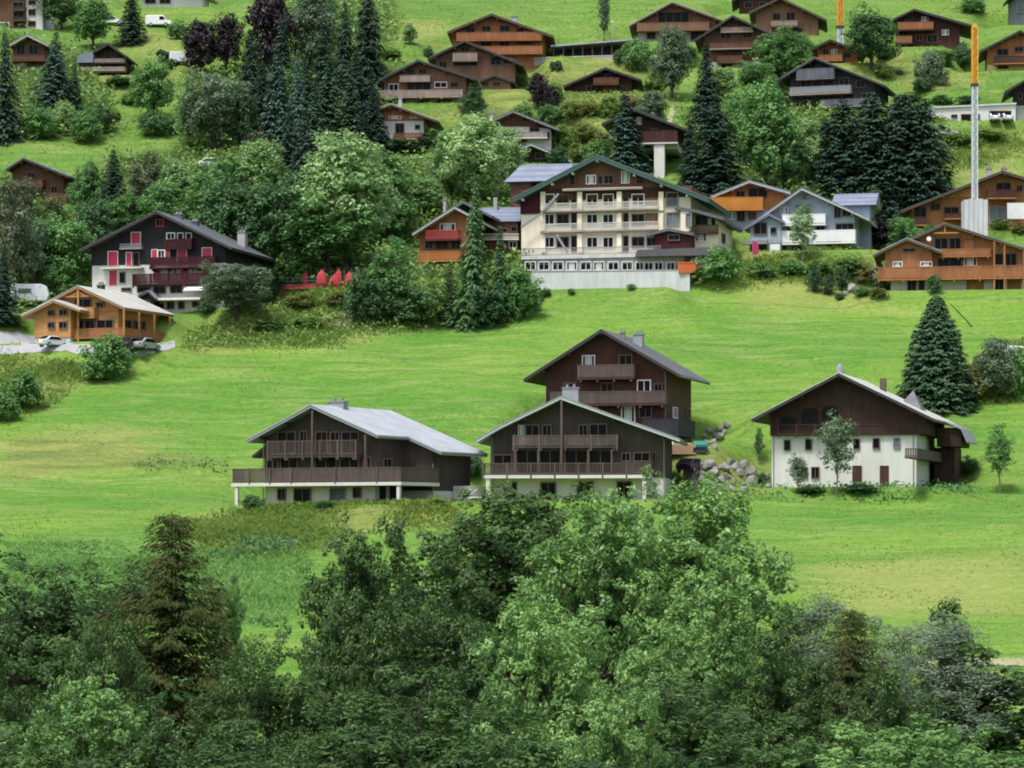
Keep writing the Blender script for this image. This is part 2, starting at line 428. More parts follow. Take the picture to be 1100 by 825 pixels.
# ---- the four houses on the lower meadow
def house_one():
    h = House('chalet', 'dark timber chalet with long wraparound balcony on a white base, pale metal roof', 'chalet', 285, 543, 27)
    ov = 1.7
    P = [h.L(264.5, 472, -ov), h.L(333.5, 434.2, -ov), h.L(406, 467, -ov)]
    xl = h.L(285, 543)[0]; xr = h.L(403, 543)[0]
    h.roof(None, ov, 13.4, .5, 'roof_pale', 'fascia_grey', local=P)
    # the roof runs on lower over the wing on the right
    (xa, za), (xb, zb) = P[1], P[2]; sl = (zb-za)/(xb-xa)
    ext = 3.6
    W = [(xb+.002, zb-.002), (xb+ext, zb+sl*ext)]
    MB().prism(W+[(x, z-.12) for x, z in W[::-1]], 4.3, 13.9).build('roof', 'roof_pale', h.root)
    W2 = [(xb+.0, zb), (xb+ext-.06, zb+sl*(ext-.06))]
    MB().prism([(x, z-.124) for x, z in W2]+[(x, z-.36) for x, z in W2[::-1]], 4.35, 13.85).build('soffit', 'fascia_grey', h.root)
    zs = h.L(300, 520.5)[1]; z2 = zs
    h.walls(xl, xr, 0, 13.2, zs, 'offwhite', 'greywood')
    xw = xb+ext-1.6
    PW = [P[1], (xb+ext, zb+sl*ext)]
    top = h.under(xr+.07, xw, PW)
    MB().prism([(xr+.07, zs-.6)]+top+[(xw, zs-.6)], 5.4, 13.2).build('wall', 'greywood', h.root)
    MB().box(xr+.01, xw-.06, 5.5, 13.1, h.base, zs-.603).build('lower_wall', 'offwhite', h.root)
    h.purl([xl+.3, (xl+h.P[1][0])/2, h.P[1][0], (xr+h.P[1][0])/2, xr-.1], 'greywood')
    e = -.06
    h.wins([(299, 463.5, 318, 474+13, 'o'), (323, 463, 330.5, 488, 'd'), (340, 463.5, 352, 488, 'b'), (356, 463.5, 365, 488, 'd'), (368, 463.5, 386, 488, 'o'),
            (287.5, 491, 299, 516, 'o'), (302, 491, 320, 516, 'o'), (339, 491, 362, 516, 'o'), (366, 491, 386, 516, 'o'), (391, 491, 399, 512, 'b')], e)
    h.wins([(299, 524.8, 307, 537.4, 'd'), (316.5, 524.5, 334, 542, 'o'), (355, 524, 371, 541, 'p'), (380, 523.5, 388, 535, 'd')], 0.)
    # upper balcony, long lower deck wrapping the corner
    xa, zt = h.L(286.5, 474, -1.5); xb2, zf = h.L(383, 488.5, -1.5)
    o = h.balcony(xa, xb2, -1.5, e, zf, zt, 'railwood', 'greywood', 'slat', posts=6, brackets=6)
    xa, zt = h.L(248.5, 503.5, -2.2); xc, zf = h.L(431, 517.5, -2.2)
    o = MB().box(xa, xc, -2.2, e-.003, zf-.32, zf).build('balcony', 'offwhite', h.root)
    m = MB(); m.box(xr+.075, xc, e, 5.35, zf-.318, zf-.002); m.build('deck', 'offwhite', o)
    m = MB(); h.rail(m, (xa+.06, -2.12), (xc-.06, -2.12), zf+.05, zt, 'board'); h.rail(m, (xc-.06, -2.04), (xc-.06, 5.3), zf+.05, zt, 'board'); h.rail(m, (xa+.06, -2.04), (xa+.06, e-.02), zf+.05, zt, 'board')
    m.build('railing', 'railwood', o)
    for x in (h.L(268, 503, -2.2)[0], h.L(290, 503, -2.2)[0], h.L(313, 503, -2.2)[0], h.L(360, 503, -2.2)[0], h.L(405, 503, -2.2)[0]):
        MB().box(x-.07, x+.07, -2.26, -2.19, zf-.1, zt+.05).build('post', 'railwood', o)
    for x in (h.L(334, 503, -2.2)[0], h.L(391, 503, -2.2)[0]):
        MB().box(x-.08, x+.08, -2.02, -1.86, zf, h.rz(x)-.5).build('pillar', 'railwood', o)
    for x in (xa+.5, xc-.4):
        MB().box(x-.16, x+.16, -2.1, -1.78, h.base, zf-.323).build('pillar', 'offwhite', o)
    # side of the wing and of the main block under the deck
    h.swins([(411, 492, 420, 516, 'o')], xr+.06)
    MB().box(xr+.02, xr+.05, .8, 2.0, -.2, 1.95).build('door', 'blackwood', h.root); MB().box(xr+.02, xr+.05, 2.8, 4.6, -.2, 2.0).build('door', 'blackwood', h.root)
    # small pent roof on the left gable foot, stair on the right
    m = MB(); m.prism([(xl-1.9, h.L(264, 489)[1]), (xl-.07, h.L(285, 476)[1]), (xl-.07, h.L(285, 479.5)[1]), (xl-1.9, h.L(264, 492)[1])], .6, 6.); m.build('side_canopy', 'fascia_dark', h.root)
    m = MB()
    y0 = 8.2
    for i in range(9): m.box(xw+.3+i*.27, xw+.58+i*.27, y0, y0+1.1, -.9+i*.19, -.78+i*.19)
    m.bar((xw+.3, y0, -.2), (xw+2.8, y0, 1.6), .08); m.bar((xw+.3, y0+1.1, -.2), (xw+2.8, y0+1.1, 1.6), .08); m.box(xw+2.7, xw+5, y0-.2, y0+1.4, .7, .85)
    m.build('outside_stair', 'offwhite', h.root)
    MB().box(xw+.0, xw+1.8, 9.6, 13., h.base, zs-.1).build('annex_wall', 'offwhite', h.root)
    h.gutters(-1.6, 4.2); h.downpipe(xl-.12, -.15, -.5, h.P[0][1]+.6); h.downpipe(xw+.08, 5.3, -.5, zs+2)
    h.chimney(352, 369, 431, 3.2, 'roof_grey', .9)
    h.pad(xl-3, xw+3, -3.2, 14, 0, 7)
    return h
house_one()

def house_two():
    h = House('chalet', 'dark timber chalet with two full width balconies on a white base, nearest the big maples', 'chalet', 600, 537, 6)
    h.roof([(510.5, 472), (537, 456.5), (602, 425), (731, 471)], 1.8, 13, 1., 'roof_grey', 'fascia_pale')
    xl = h.L(527, 537)[0]; xr = h.L(715, 537)[0]
    zs = h.L(600, 513)[1]
    xm = h.L(689, 537)[0]
    h.walls(xl, xr, 0, 13, zs, None, 'greywood')
    # white base
    for o in list(h.root.children):
        if o.name.startswith('wall'): bpy.data.objects.remove(o)
    MB().prism([(xl, zs)]+h.under(xl, xr)+[(xr, zs)], 0, 13).build('wall', 'greywood', h.root)
    MB().box(xl+.05, xr-.05, .07, 12.9, h.base, zs-.002).build('lower_wall', 'offwhite', h.root)
    h.purl([xl+.2, h.L(565, 480)[0], h.P[2][0], h.L(660, 480)[0], xr-.3], 'greywood')
    h.wins([(557, 456.5, 563, 479, 'c'), (565, 456, 579, 479, 'o'), (583, 456, 592, 479, 'd'), (622, 456, 631, 479, 'd'), (633.5, 455, 652, 479, 'o'),
            (530.5, 488, 550, 499, 'd'), (555, 483, 578, 509, 'o'), (580, 483, 602, 509, 'o'), (607, 483, 631, 509, 'o'), (633, 483, 657, 509, 'o'),
            (668, 486, 677, 496, 'd'), (681, 485.5, 698, 496, 'd'), (701, 486, 704, 496, 'd')])
    h.wins([(550, 518, 555, 535, 'd'), (620, 517, 637, 537, 'o'), (663, 517, 678, 536, 'o'), (581, 518, 597, 536, 'o')], .07)
    xa, zt = h.L(550.5, 467.5, -1.5); xb, zf = h.L(664, 479, -1.5)
    h.balcony(xa, xb, -1.5, 0, zf, zt, 'railwood', 'greywood', 'board', posts=5, brackets=5)
    xa, zt = h.L(518, 497.5, -2.0); xb, zf = h.L(700, 510, -2.0)
    o = h.balcony(xa, xb, -2.0, 0, zf, zt, 'railwood', 'offwhite', 'slat', posts=8, slab=.32)
    for x in (h.L(603, 500, -1.9)[0], ):
        MB().box(x-.1, x+.1, -1.9, -1.7, zf, h.rz(x)-.45).build('pillar', 'railwood', o)
    for px in (553, 578, 632, 657):
        x = h.L(px, 500, -1.4)[0]; MB().box(x-.08, x+.08, -1.44, -1.28, zf, zf+2.5).build('pillar', 'railwood', o)
    for px in (524, 692):
        x = h.L(px, 520, -1.9)[0]; MB().box(x-.17, x+.17, -1.9, -1.56, h.base, zf-.323).build('pillar', 'offwhite', o)
    h.gutters(-1.7, 13.5); h.downpipe(xr-.15, -.09, -.5, h.rz(xr)-.5); h.downpipe(xl+.15, -.09, -.5, h.rz(xl)-.5)
    h.chimney(604, 621, 416, 4.0, 'roof_grey', 1.)
    h.pad(xl-2, xr+1, -3, 13, 0, 7)
house_two()

def house_three():
    h = House('chalet', 'tall reddish brown chalet standing behind the two dark chalets, slate roof', 'chalet', 650, 477, 15)
    h.roof([(562, 407), (645.6, 353.2), (731.5, 402.5)], 1.8, 13, 1.2, 'roof_slate', 'fascia_dark')
    xl = h.L(586.5, 477)[0]; xr = h.L(716, 477)[0]
    h.walls(xl, xr, 0, 13, None, None, 'redwood')
    # grey roof on the sunny slope is the same sheet; purlins under it
    h.purl([xl+.1, h.L(615, 400)[0], h.P[1][0], h.L(682, 400)[0], xr-.1], 'redwood')
    h.wins([(626, 381.5, 639, 393, 'c'), (665.5, 381, 679, 393, 'd'), (606, 411, 618, 426, 'd'), (646, 411, 659, 427, 'b'), (685, 408, 699, 421, 'w'),
            (687, 435, 700, 449, 'd'), (668, 436, 682, 462, 'c'), (703, 412, 711, 421, 'b')])
    h.bal(619.5, 681.5, 392, 405, 1.3, 'railwood', 'redwood', 'board', brackets=4)
    h.bal(590, 715, 421, 433, 1.4, 'railwood', 'redwood', 'board', brackets=6)
    # low wraparound balcony at the right corner
    zf = h.L(716, 466, -1.3)[1]; zt = h.L(716, 450, -1.3)[1]
    x0 = h.L(690, 460, -1.3)[0]
    o = MB().box(x0, xr+1.6, -1.3, -.003, zf-.22, zf).build('balcony', 'slate_board', h.root)
    MB().box(xr+.003, xr+1.6, 0, 7.5, zf-.22, zf).build('deck', 'slate_board', o)
    m = MB(); h.rail(m, (x0, -1.24), (xr+1.54, -1.24), zf+.03, zt, 'board'); h.rail(m, (xr+1.54, -1.16), (xr+1.54, 7.45), zf+.03, zt, 'board'); m.build('railing', 'slate_board', o)
    h.swins([(722.5, 437, 726.5, 450, 'w'), (737, 438, 740.5, 450, 'd')], xr)
    h.gutters(-1.7, 13.5); h.downpipe(xr-.1, -.08, 0, h.rz(xr)-.5)
    h.chimney(680, 690, 358.5, 6.5, 'roof_grey', .8); h.chimney(666, 670.5, 356.5, 3.5, 'roof_grey', .5)
    h.pad(xl-1, xr+3, -2.2, 13, 0, 6)
house_three()

def farmhouse():
    h = House('farmhouse', 'white walled old farmhouse under a broad dark timber gable, behind the slender birch', 'farmhouse', 905, 524, 16)
    ov = 2.0
    P = [h.L(806.5, 449.5, -ov), h.L(900.7, 400, -ov), h.L(1004.5, 449.5, -ov)]
    h.roof(None, ov, 13.5, 1.5, 'roof_light', 'fascia_dark', local=P)
    xl = h.L(829, 523)[0]; xr = h.L(984.5, 523)[0]; zs = h.L(905, 467.5)[1]
    MB().box(xl, xr, 0, 13.5, h.base, zs-.002).build('lower_wall', 'white', h.root)
    e = .35; h.e = e
    xo = xr+1.0
    MB().prism([(xl-.1, zs)]+h.under(xl-.1, xo)+[(xo, zs)], -e, 13.4).build('wall', 'barnwood', h.root)
    # swept eave over the uphill side
    (xa, za), (xb, zb) = P[1], P[2]; sl = (zb-za)/(xb-xa)
    W = [(xb+.002, zb-.002), (xb+1.5, zb+sl*.9*1.5), (xb+2.1, zb+sl*1.5-1.3)]
    o = MB().prism(W+[(x-.05, z-.14) for x, z in W[::-1]], 6.5, 15).build('side_roof', 'roof_grey', h.root)
    MB().box(xo+.06, xb+1.4, 7.0, 14, zs-1.0, zb-.6).build('side_gallery', 'barnwood', h.root)
    h.purl([xl, h.L(865, 430)[0], h.P[1][0], h.L(945, 430)[0], xr-.2], 'barnwood')
    # loggia: flat black arches paint the shade inside its bays, framed by boards
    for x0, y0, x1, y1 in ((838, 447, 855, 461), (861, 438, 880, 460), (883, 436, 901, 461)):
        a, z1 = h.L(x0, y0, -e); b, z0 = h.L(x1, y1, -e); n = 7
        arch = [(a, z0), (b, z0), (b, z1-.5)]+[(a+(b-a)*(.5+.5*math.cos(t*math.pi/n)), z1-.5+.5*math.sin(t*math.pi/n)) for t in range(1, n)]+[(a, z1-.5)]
        o = MB().prism(arch, -e-.03, -e-.004).build('bay_shade', 'shade_black', h.root)
        m = MB(); m.box(a-.12, a-.01, -e-.12, -e-.002, z0, z1+.1); m.box(b+.01, b+.12, -e-.12, -e-.002, z0, z1+.1); m.box(a-.12, b+.12, -e-.13, -e-.004, z0-.1, z0-.004)
        m.build('frame', 'barnwood', o)
    h.bal(835, 896, 456, 464.5, .55, 'barnwood', 'barnwood', 'slat', pl=-e, posts=4)
    for px0, px1, yy in ((908, 972, 449), (908, 972, 456)):
        a = h.L(px0, yy, -e)[0]; b, z = h.L(px1, yy, -e); MB().box(a, b, -e-.05, -e-.003, z-.05, z+.05).build('batten', 'redwood', h.root)
    h.wins([(842.7, 472.5, 849, 484, 'd'), (865.5, 471.5, 872, 483.5, 'd'), (917, 471, 923.6, 482.5, 'd'), (938, 470.5, 945, 482, 'd'), (960, 470, 967, 481.5, 'g'),
            (859, 501.5, 867.5, 514, 'd'), (872, 501.5, 880, 514, 'd')])
    h.wins([(916.5, 501, 925, 518, 's:door,redwood'), (946, 501, 954, 522, 's:door,redwood')])
    o = h.swins([(998, 498, 1008, 521, 's:door,redwood')], xr)
    # small side balcony and lean-to
    y0, zt = h.S(986, 481.5, xr+1.3); y1, zf = h.S(1013, 495, xr+1.3)
    o = MB().box(xr+.003, xr+1.3, y0, y1, zf-.15, zf).build('balcony', 'railwood', h.root)
    m = MB(); h.rail(m, (xr+1.25, y0), (xr+1.25, y1), zf, zt, 'board'); h.rail(m, (xr+.05, y0), (xr+1.2, y0), zf, zt, 'board'); m.build('railing', 'railwood', o)
    MB().box(xr+.5, xr+2.6, 9, 14.5, -1.5, zs-1.05).build('lean_to', 'barnwood', h.root)
    h.gutters(-1.8, 14.); h.downpipe(xl+.2, -.07, 0, zs-.1); h.downpipe(xr-.3, -.07, 0, zs-.1)
    # pointed dormer
    a, z = h.L(960.5, 432, 5.); b, _ = h.L(986, 432, 5.); top = h.L(975, 415.5, 6.)[1]; zz = h.rz(b)-.3
    m = MB(); m.v = [(a, 4.6, zz), (b+.6, 4.6, zz-.3), (b+.6, 9., zz-.3), (a, 9., zz), ((a+b)/2+.5, 6.6, top-.35)]; m.f = [(0,1,4),(1,2,4),(2,3,4),(3,0,4),(3,2,1,0)]
    m.build('dormer', 'roof_slate', h.root)
    a = h.L(945, 405, 9.)[0]; MB().box(a, a+.6, 9, 9.6, h.rz(a)-.8, h.rz(a)+1.1).build('vent_pipe', 'fascia_brown', h.r)
    # stubby chimney at the ridge front
    x, z = h.L(901, 390, -.2); m = MB(); m.tube([(x, .6, h.P[1][1]-.4), (x, .6, h.P[1][1]+.55), (x, .6, z)], [.42, .34, .2], 8); m.build('chimney', 'roof_grey', h.r)
    h.pad(xl-2, xr+1.5, -2.4, 13, 0, 6)
farmhouse()
# ---- the long white hotel
def hotel():
    h = House('hotel', 'long white hotel of many balconies under a broad green edged brown gable', 'hotel', 650, 292, 13, sink=6)
    ov = 1.6
    h.roof([(551, 212), (640.5, 165.5), (762, 212.5)], ov, 16, 1., 'roof_slate', 'fascia_green', t=.15, t2=.5)
    xl = h.L(560, 292)[0]; xr = h.L(742, 292)[0]; zs = h.L(650, 202)[1]
    h.walls(xl, xr, 0, 16, zs, 'cream', 'hotelwood', e=.12)
    h.purl([xl+.4, h.L(595, 200)[0], h.L(617, 190)[0], h.P[1][0], h.L(683, 190)[0], h.L(712, 195)[0], xr-.3], 'fwhite')
    # dark board field on the left
    a, z1 = h.L(559, 206, -.1); b, z0 = h.L(582, 229.5, -.1)
    MB().box(a, b, -.16, -.003, z0, z1).build('board_field', 'maroon', h.root)
    a2 = h.L(562, 245)[0]
    h.wins([(630, 188, 640, 198, 'c'), (649, 188, 659, 198, 'd'), (668, 184, 676, 197, 'c'), (612, 186, 618, 199, 'b'), (684, 187, 691, 198, 'b'), (643, 189, 647, 198, 'd')], -.12)
    rows = [(208.5, 221), (230, 242), (254.5, 266)]
    for i, (y0, y1) in enumerate(rows):
        for x0, x1, k in ((584.5, 595.5, 'w'), (598.5, 611, 'd'), (630.5, 642, 'w'), (648, 659, 'w'), (679, 692, 'd' if i else 'w')):
            h.wins([(x0, y0, x1, y1, k)])
        h.wins([(614, y0-1, 619.5, y1+4, 'b'), (670, y0-1, 675, y1+4, 'b')])
        if i < 2: h.wins([(694, y0, 705.5, y1-1, 's:shutter,tanwood'), (716, y0-2, 728.5, y1+1, 'g')])
        else: h.wins([(695, y0, 706, y1, 'd')])
        # wall piers between the bays stand proud
        # balcony slab and rail of thin bars
    for y, x0, x1 in ((204.5, 604, 690), (227, 581, 707), (249, 580, 707)):
        a = h.L(x0, y, -1.0)[0]; b = h.L(x1, y, -1.0)[0]; z = h.L(640, y-1, -1.0)[1]
        o = MB().box(a, b, -1.0, -.003, z-.08, z+.08).build('balcony', 'paleboard', h.root)
        m = MB()
        h.rail(m, (a+.05, -.95), (b-.05, -.95), z+.13, z+1.05, 'slat') if y > 210 else m.box(a, b, -.98, -.9, z+.12, z+.2)
        m.build('railing', 'offwhite', o)
    for px in (583, 622.5, 665, 710):
        for (ya, yb) in ((206, 226), (229, 248), (251, 271)):
            a, z1 = h.L(px-2.5, ya, -.6); b, z0 = h.L(px+2.5, yb, -.6)
            MB().box(a, b, -.6, -.003, z0, z1).build('pier', 'cream', h.root)
    # slanting fire stair on the left end
    m = MB(); OS = lambda m: m.build('outside_stair', 'fascia_grey', h.root)
    p = [h.L(560, 244, -1.1), h.L(583, 228.5, -1.1)]; m.bar((p[0][0], -1.1, p[0][1]), (p[1][0], -1.1, p[1][1]), .1, .3); OS(m); m = MB()
    p = [h.L(584, 226, -1.1), h.L(600, 208, -1.1)]; m.bar((p[0][0], -1.1, p[0][1]), (p[1][0], -1.1, p[1][1]), .1, .3); OS(m); m = MB()
    p = [h.L(598, 252, -1.1), h.L(610, 272, -1.1)]; m.bar((p[0][0], -1.1, p[0][1]), (p[1][0], -1.1, p[1][1]), .1, .3); OS(m)
    # terrace and ground floor
    a, _ = h.L(560, 273, -4); b, _ = h.L(760, 276, -4); zt = h.L(650, 273, -4)[1]; z = h.L(650, 276, -4)[1]
    o = MB().box(a, b, -4, -.003, z-.1, zt).build('terrace', 'concrete', h.root)
    m = MB(); h.rail(m, (a, -3.95), (b-6, -3.95), zt, zt+.95, 'slat'); m.build('railing', 'fascia_grey', o)
    c, z0 = h.L(563, 300, -3.7); dd, z1 = h.L(735, 277.5, -3.7)
    g = MB().box(c, dd, -3.7, -.1, z0-2, z-.103).build('ground_floor', 'greystone', h.root)
    for i, x in enumerate((564.5, 579, 594, 609, 624, 638, 653.5, 668.5, 683, 692.5, 703, 716)):
        h.wins([(x, 281, x+(11 if i < 8 else 9), 290.5, 'w' if i not in (3, 5) else 'c')], -3.7)
    # dark canopy roof along the right part of the ground floor
    a, zt = h.L(682, 268.5, -5.2); b, zb = h.L(763, 274, -5.2)
    MB().prism([(a, zb), (a+.3, zt), (b-.2, zt+.15), (b, zb)], -5.2, -3.98).build('canopy', 'roof_dark', h.root)
    # little timber lodge on the terrace
    pl = -3.4
    Q = [h.L(694, 251, pl-.5), h.L(718, 245, pl-.5), h.L(745, 250, pl-.5)]
    o = MB().prism(Q+[(x, zz-.35) for x, zz in Q[::-1]], pl-.5, -.15).build('porch', 'roof_slate', h.root)
    a, z1 = h.L(703, 250, pl); b, z0 = h.L(742, 268, pl)
    MB().box(a, b, pl, -.2, z0, z1+.1).build('porch_wall', 'maroon', o)
    h.wins([(718, 252, 730, 258.5, 'd')], pl)
    # right wing with lower roof
    wl = h.L(735, 292, 1.5)[0]; wr = h.L(771, 292, 1.5)[0]
    P2 = [h.L(726, 221.5, .3), h.L(775, 235, .3), h.L(788, 236, .3)]
    zt2 = P2[0][1]
    MB().box(wl, xr-.02, -1.2, -.004, h.L(735, 272, -1.2)[1], h.L(735, 226, -1.2)[1]).build('bay_wall', 'cream', h.root)
    R = [(wl-.8, h.L(727, 221.5, -1)[1]), (xr+1, h.L(750, 226.5, 0)[1]), (wr+1.2, h.L(776, 234.5, 0)[1])]
    t0 = h.t; h.t = .42; MB().prism([(xr+.13, h.base)]+h.under(xr+.13, wr, R)+[(wr, h.base)], 1.5, 14).build('wing_wall', 'cream', h.root); h.t = t0
    rr = MB().prism(R+[(x, zz-.4) for x, zz in R[::-1]], -1.4, 15).build('wing_roof', 'roof_slate', h.root)
    h.wins([(747.5, 231, 760, 242, 'd'), (764, 234, 769, 243, 'w'), (747, 249.5, 759, 259.5, 'c')], 1.5)
    h.swins([(775, 250, 778, 262, 'd'), (780, 240, 784, 247, 'd')], wr)
    h.wins([(737, 229, 743, 243, 'g')], -1.2)
    h.bal(746, 771, 242, 249, .9, 'brownwood', 'brownwood', 'slat', pl=1.5)
    # rear wing, slope turned to the valley
    x0, za = h.L(541, 195.5, 6); x1, _ = h.L(610, 195.5, 6); _, zr = h.L(560, 177, 9.5)
    m = MB(); m.v = [(x0, 6, za), (x1, 6, za), (x1, 9.5, zr), (x0+1.6, 9.5, zr), (x0, 13, za), (x1, 13, za)]
    m.f = [(0, 1, 2, 3), (3, 2, 5, 4), (0, 3, 4), (1, 5, 2), (0, 4, 5, 1)]; m.build('rear_roof', 'roof_bluegrey', h.root)
    MB().box(x0+.8, xl-.2, 6.8, 12.4, h.base, za-.02).build('rear_wall', 'hotelwood', h.root)
    m = MB()
    x, zz = h.L(668, 168, 8); h.r
    h.pad(xl-6, xr-1, -13, -6.6, (HY-314)/F*(h.O.y-7)-h.O.z, 4)
    h.pad(xl-3, wr+3, -4.2, 16, h.L(650, 291, -4)[1]-.6, 1.0)
    return h
HOT = hotel()
# retaining wall below the hotel terrace: top follows the terrace, foot follows the meadow
def retaining_wall():
    m = MB()
    W = lambda px, py, y: HOT.O+HOT.ex*HOT.L(px, py, y)[0]+HOT.ey*y+Vector((0, 0, HOT.L(px, py, y)[1]))
    A = W(571, 292, -5.6); B = W(741, 290.5, -5.6)
    o = empty('retaining_wall', A); tag(o, 'long grey concrete retaining wall under the hotel terrace', 'wall')
    a = A-A; b = B-A; d = (b-a).normalized(); k = Vector((-d.y, d.x, 0)).normalized()
    p = [a, b, b+k*.5, a+k*.5]
    m.v = [tuple(q+Vector((0, 0, -4.5))) for q in p]+[tuple(q) for q in p]
    m.f = [(0,3,2,1),(4,5,6,7),(0,1,5,4),(1,2,6,5),(2,3,7,6),(3,0,4,7)]
    m.build('wall_face', 'concrete', o)
    m = MB(); m.bar(a+Vector((-.05, 0, .06))+k*.25, b+Vector((.05, 0, .06))+k*.25, .62, .11); m.build('coping', 'greystone', o)
    m = MB(); L = (b-a).length
    for i in range(int(L/1.6)):
        q = a+d*(i*1.6)+k*.25; m.bar(q+Vector((0, 0, .11)), q+Vector((0, 0, 1.)), .05)
    m.bar(a+k*.25+Vector((0, 0, 1.)), b+k*.25+Vector((0, 0, 1.)), .05); m.build('guard_rail', 'fascia_grey', o)
retaining_wall()

# ---- dark chalet with red shutters
def shutter_chalet():
    h = House('chalet', 'large blackened timber chalet with red shutters over a white lower floor', 'chalet', 170, 331, 14)
    h.roof([(85, 268), (167.5, 226), (249, 265.5)], 1.7, 13.5, 1.2, 'roof_slate', 'fascia_dark')
    xl = h.L(99, 331)[0]; xr = h.L(242, 331)[0]; zs = h.L(120, 285)[1]
    h.walls(xl, xr, 0, 13.5, zs, 'white', 'blackwood')
    h.purl([xl+.3, h.L(130, 250)[0], h.P[1][0], h.L(205, 250)[0], xr-.3], 'blackwood')
    e = -.06
    h.wins([(141.5, 250, 151, 264, 's:shutter,redpaint'), (116.5, 270.5, 126.5, 285, 's:shutter,redpaint'), (136, 271.5, 141.5, 285, 's:shutter,redpaint'), (143.5, 271, 150, 286, 'o'),
            (168, 235, 176, 243.5, 'r'), (179.5, 250, 188, 257.5, 'w'), (191, 250, 197, 257.5, 'w'), (200, 250, 206, 257.5, 'w'),
            (170, 268.5, 177, 277, 'w'), (163.5, 268.5, 169, 279, 's:shutter,redpaint'), (178, 268.5, 182, 279, 's:shutter,redpaint'),
            (191, 269, 200.5, 281, 's:shutter,redpaint'), (217.5, 266.5, 227.5, 278, 's:shutter,redpaint')], e)
    h.wins([(117.6, 290.5, 126, 306, 's:shutter,redpaint'), (129, 292.5, 134.5, 304, 'd'), (165.5, 290, 173, 300, 's:shutter,redpaint'), (194, 288, 203, 300, 's:shutter,redpaint'), (218, 287, 226, 298, 's:shutter,redpaint'), (180, 288, 190, 296, 'c'), (206, 288, 214, 296, 'c'),
            (165.5, 307.5, 178, 315.5, 'd'), (183.5, 306.5, 195.5, 315, 'd'), (148, 308, 161, 314, 'd'), (131, 309, 141, 313, 'd'),
            (180, 324, 187, 332, 'd'), (192, 324, 198, 332, 'd'), (170, 326, 176, 332, 'd'), (207, 324, 213, 330, 'd')])
    h.bal(176, 206, 257, 265.5, 1.1, 'maroon', 'maroon', 'board')
    h.bal(160, 231, 276.5, 285.5, 1.3, 'maroon', 'maroon', 'board', brackets=5)
    h.bal(142, 238, 294.5, 303, 1.5, 'maroon', 'maroon', 'board', posts=6)
    h.bal(128, 152, 262, 265.5, .9, 'fascia_grey', 'fascia_grey', 'slat'); 
    a = h.L(108, 285, -1.)[0]; b, z = h.L(152, 286.5, -1.); MB().box(a, b, -1., -.07, z-.16, z).build('balcony', 'offwhite', h.root)
    MB().box(xr+.003, xr+.09, 2.5, 13.4, h.base, zs-.01).build('side_dark_sheet', 'blackwood', h.root)  # sheet added over the white lower side wall to darken it
    # white terrace ledge and parasol-like awning on the lower right
    a = h.L(160, 319, -2.)[0]; b, z = h.L(215, 319, -2.); MB().box(a, b, -2, -.003, z-.3, z).build('terrace', 'white', h.root)
    p0 = h.L(203, 303, -.1); p1 = h.L(232, 303, -.1); q = h.L(203, 312, -2.)
    m = MB(); m.v = [(p0[0], -.1, p0[1]), (p1[0], -.1, p1[1]), (p1[0], -2.2, q[1]), (p0[0], -2.2, q[1]), (p0[0], -.1, p0[1]-.06), (p1[0], -.1, p1[1]-.06), (p1[0], -2.2, q[1]-.06), (p0[0], -2.2, q[1]-.06)]
    m.f = [(0,3,2,1),(4,5,6,7),(0,4,7,3),(3,7,6,2),(2,6,5,1),(1,5,4,0)]; m.build('awning', 'white', h.root)
    h.chimney(255, 263, 249, 9, 'greystone', 1.); h.chimney(187, 195, 229.5, 5, 'roof_slate', .8); h.chimney(205, 212, 237, 7, 'roof_slate', .8)
    h.pad(xl-3, xr+3, -3, 13, 0, 6)
shutter_chalet()

